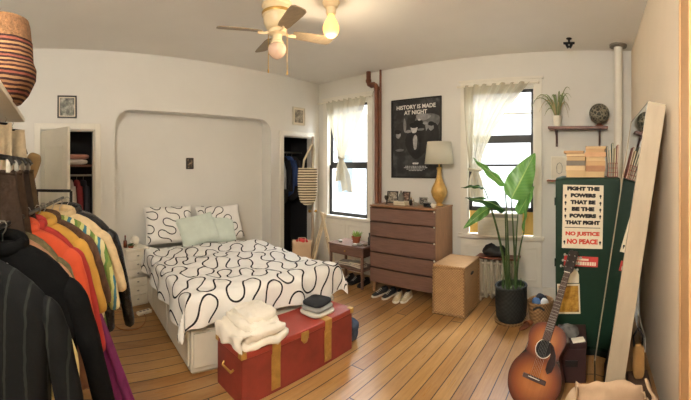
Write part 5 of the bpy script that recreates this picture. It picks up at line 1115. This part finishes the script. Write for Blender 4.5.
# ------------------------------------------------------------------ floor things at the right
t = thing('storage_box', 'dark maroon box on the floor between guitar and mirror', 'box', (-.185, 2.93, 0), .05)
mb_ = mat('maroon_box', (46, 20, 20), .6, var=.25)
MB().bb((-.115, -.16, 0), (.115, .16, .27)).build('box_body', mb_, t, bevel=.006); MB().bb((-.12, -.165, .27), (.12, .165, .32)).build('lid', mb_, t, bevel=.006); MB().bb((-.05, -.168, .13), (.05, -.160, .18)).build('label_holder', M['blackm'], t, bevel=.002)
q = MB(); q.ell((0, 0, .035), (.085, .07, .04), 24, 12, .8)
for i in range(len(q.v)): p = V(q.v[i]); n_ = fbm(p, 13); q.v[i] = (p.x * (1 + .2 * n_), p.y * (1 + .2 * n_), max(0, p.z * (1 + .5 * n_)))
tag(q.build('grey_cloth', mat('grey_cloth', (96, 94, 90), .9, var=.3), None, smooth=180, loc=(-.20, 2.88, .3205)), 'small crumpled grey cloth on the dark maroon box', 'cloth')
tag(MB().bb((-.05, -.035, 0), (.05, .035, .012)).build('note_card', M['bone'], bevel=.002, loc=(-.125, 2.80, .3205), rot=(0, 0, .3)), 'white folded card at the front edge of the dark maroon box', 'card')
BGP = V((.105, 1.82, 0))
t = thing('paper_bag', 'big open tan paper bag in front of the leaning mirror', 'bag', BGP, .1)
BG = shell(.36, .28, .50, .10, 9, .03)
BG.build('body', M['kraft'], t, smooth=40, solid=.003)
def flap(x0, y0, x1, y1, ox, oy, up, seed): 
    MB().sheet(lambda s, q: V((x0 + (x1 - x0) * s + ox * q, y0 + (y1 - y0) * s + oy * q, .49 + up * q * (1 - .35 * math.sin(s * 5 + seed)) - .10 * q * q + .008 * math.sin(9 * s + seed))), 14, 8).build('flap', M['kraft'], t, smooth=40, solid=.002)
flap(-.195, -.15, -.195, .15, -.08, 0, -.03, 1); flap(-.195, -.155, .195, -.155, 0, -.05, .0, 2); flap(.195, -.15, .195, .15, .04, 0, .05, 4)
t = thing('canvas_pouch', 'narrow tan canvas pouch with a dark strap between mirror and right wall', 'bag', at(638.5, 361, 2.42))
MB().ell((0, 0, 0), (.042, .04, .115), 20, 14, .55).build('body', mat('pouch_tan', (158, 118, 66), .85, var=.2), t, smooth=180); MB().tube([(-.03, 0, .10), (-.035, 0, .17), (0, 0, .23), (.03, 0, .17), (.025, 0, .10)], .007, 6).build('strap', M['black'], t, smooth=180)
zz = at(638.5, 361, 2.42)
tag(MB().bb((zz.x - .075, zz.y - .09, 0), (zz.x + .075, zz.y + .09, zz.z - .116)).build('cardboard_box', mat('cardboard_dark', (74, 54, 38), .9), bevel=.004), 'dark cardboard box standing under the tan canvas pouch', 'box')
# ------------------------------------------------------------------ light
def area(name, loc, rot, sx, sy, power, col):
    l = bpy.data.lights.new(name, 'AREA'); l.shape = 'RECTANGLE'; l.size, l.size_y = sx, sy; l.energy = power; l.color = col
    o = bpy.data.objects.new(name, l); COL.objects.link(o); o.location = loc; o.rotation_euler = rot; return o
for n_, w in (('daylight', W1), ('daylight', W2)):
    area(n_, ((w[0] + w[1]) / 2, YB + 1.25, 4.15), (math.radians(-52), 0, 0), 2.2, 1.8, 1150, (.88, .94, 1.0))
# the pale house across the street, seen through both windows
hs_ = thing('house_across', 'pale clapboard house across the street, seen through the windows', 'house', (-4.5, YB + 7.5, -4))
g = G('clapboard'); sp2 = g.n('ShaderNodeSeparateXYZ'); g.link(g.coord(), sp2.inputs[0])
ln_ = g.math('LESS_THAN', g.math('FRACT', g.math('MULTIPLY', sp2.outputs[2], 5.0)), .12); g.set(Base_Color=g.mix(ln_, lin((232, 238, 242)), lin((196, 206, 214))), Roughness=.8)
MB().bb((-7, 0, 0), (7, .3, 7.6)).build('facade', g.m, hs_)
MB().bb((-7.2, -.25, 7.6), (7.2, .3, 7.85)).build('cornice', M['trim'], hs_)
for k in range(5):
    x = -5.6 + 2.8 * k
    f_ = MB().bb((x - .55, -.05, 4.4), (x + .55, .0, 6.4)).build('window_surround', M['trim'], hs_); MB().bb((x - .42, -.06, 4.55), (x + .42, -.05, 6.25)).build('pane', mat('far_pane', (150, 168, 182), .2), f_)
def point(name, loc, power, col, r):
    l = bpy.data.lights.new(name, 'POINT'); l.energy = power; l.color = col; l.shadow_soft_size = r
    o = bpy.data.objects.new(name, l); COL.objects.link(o); o.location = loc; return o
point('bulb_light', (BULB.x, BULB.y, BULB.z - .40), 9, (1, .80, .56), .06)
point('fill_behind_camera', (-.35, -.6, 2.65), 120, (1, .95, .88), .22)  # unseen fill light added behind the camera to brighten the room
W = bpy.data.worlds.new('sky'); SC.world = W; W.use_nodes = True; nt = W.node_tree
bg = nt.nodes['Background']; sk = nt.nodes.new('ShaderNodeTexSky'); sk.sky_type = 'HOSEK_WILKIE'; sk.turbidity = 9; sk.sun_direction = (0.2, -.5, .8)
mxs = nt.nodes.new('ShaderNodeMix'); mxs.data_type = 'RGBA'; mxs.inputs[0].default_value = .8; nt.links.new(sk.outputs[0], mxs.inputs[6]); mxs.inputs[7].default_value = (.95, .98, 1, 1)
nt.links.new(mxs.outputs[2], bg.inputs[0]); bg.inputs[1].default_value = 2.2
# ------------------------------------------------------------------ camera: a cylindrical panorama, as the photograph was taken
cd = bpy.data.cameras.new('camera'); cam = bpy.data.objects.new('camera', cd); COL.objects.link(cam)
cd.type = 'PANO'; cd.panorama_type = 'CENTRAL_CYLINDRICAL'; cd.central_cylindrical_radius = 1.0
half = 691 / 2 / F
cd.central_cylindrical_range_u_min, cd.central_cylindrical_range_u_max = -half, half
cd.central_cylindrical_range_v_min, cd.central_cylindrical_range_v_max = -(400 - V0) / F, V0 / F
cd.clip_start = .02; cd.clip_end = 200
cam.location = (0, 0, HC); cam.rotation_euler = (PI / 2, 0, az(345.5))
SC.camera = cam
SC.view_settings.view_transform = 'Standard'; SC.view_settings.look = 'None'; SC.view_settings.exposure = 0.64
SC.cycles.use_denoising = True; SC.cycles.max_bounces = 8; SC.cycles.diffuse_bounces = 5; SC.cycles.sample_clamp_indirect = 6
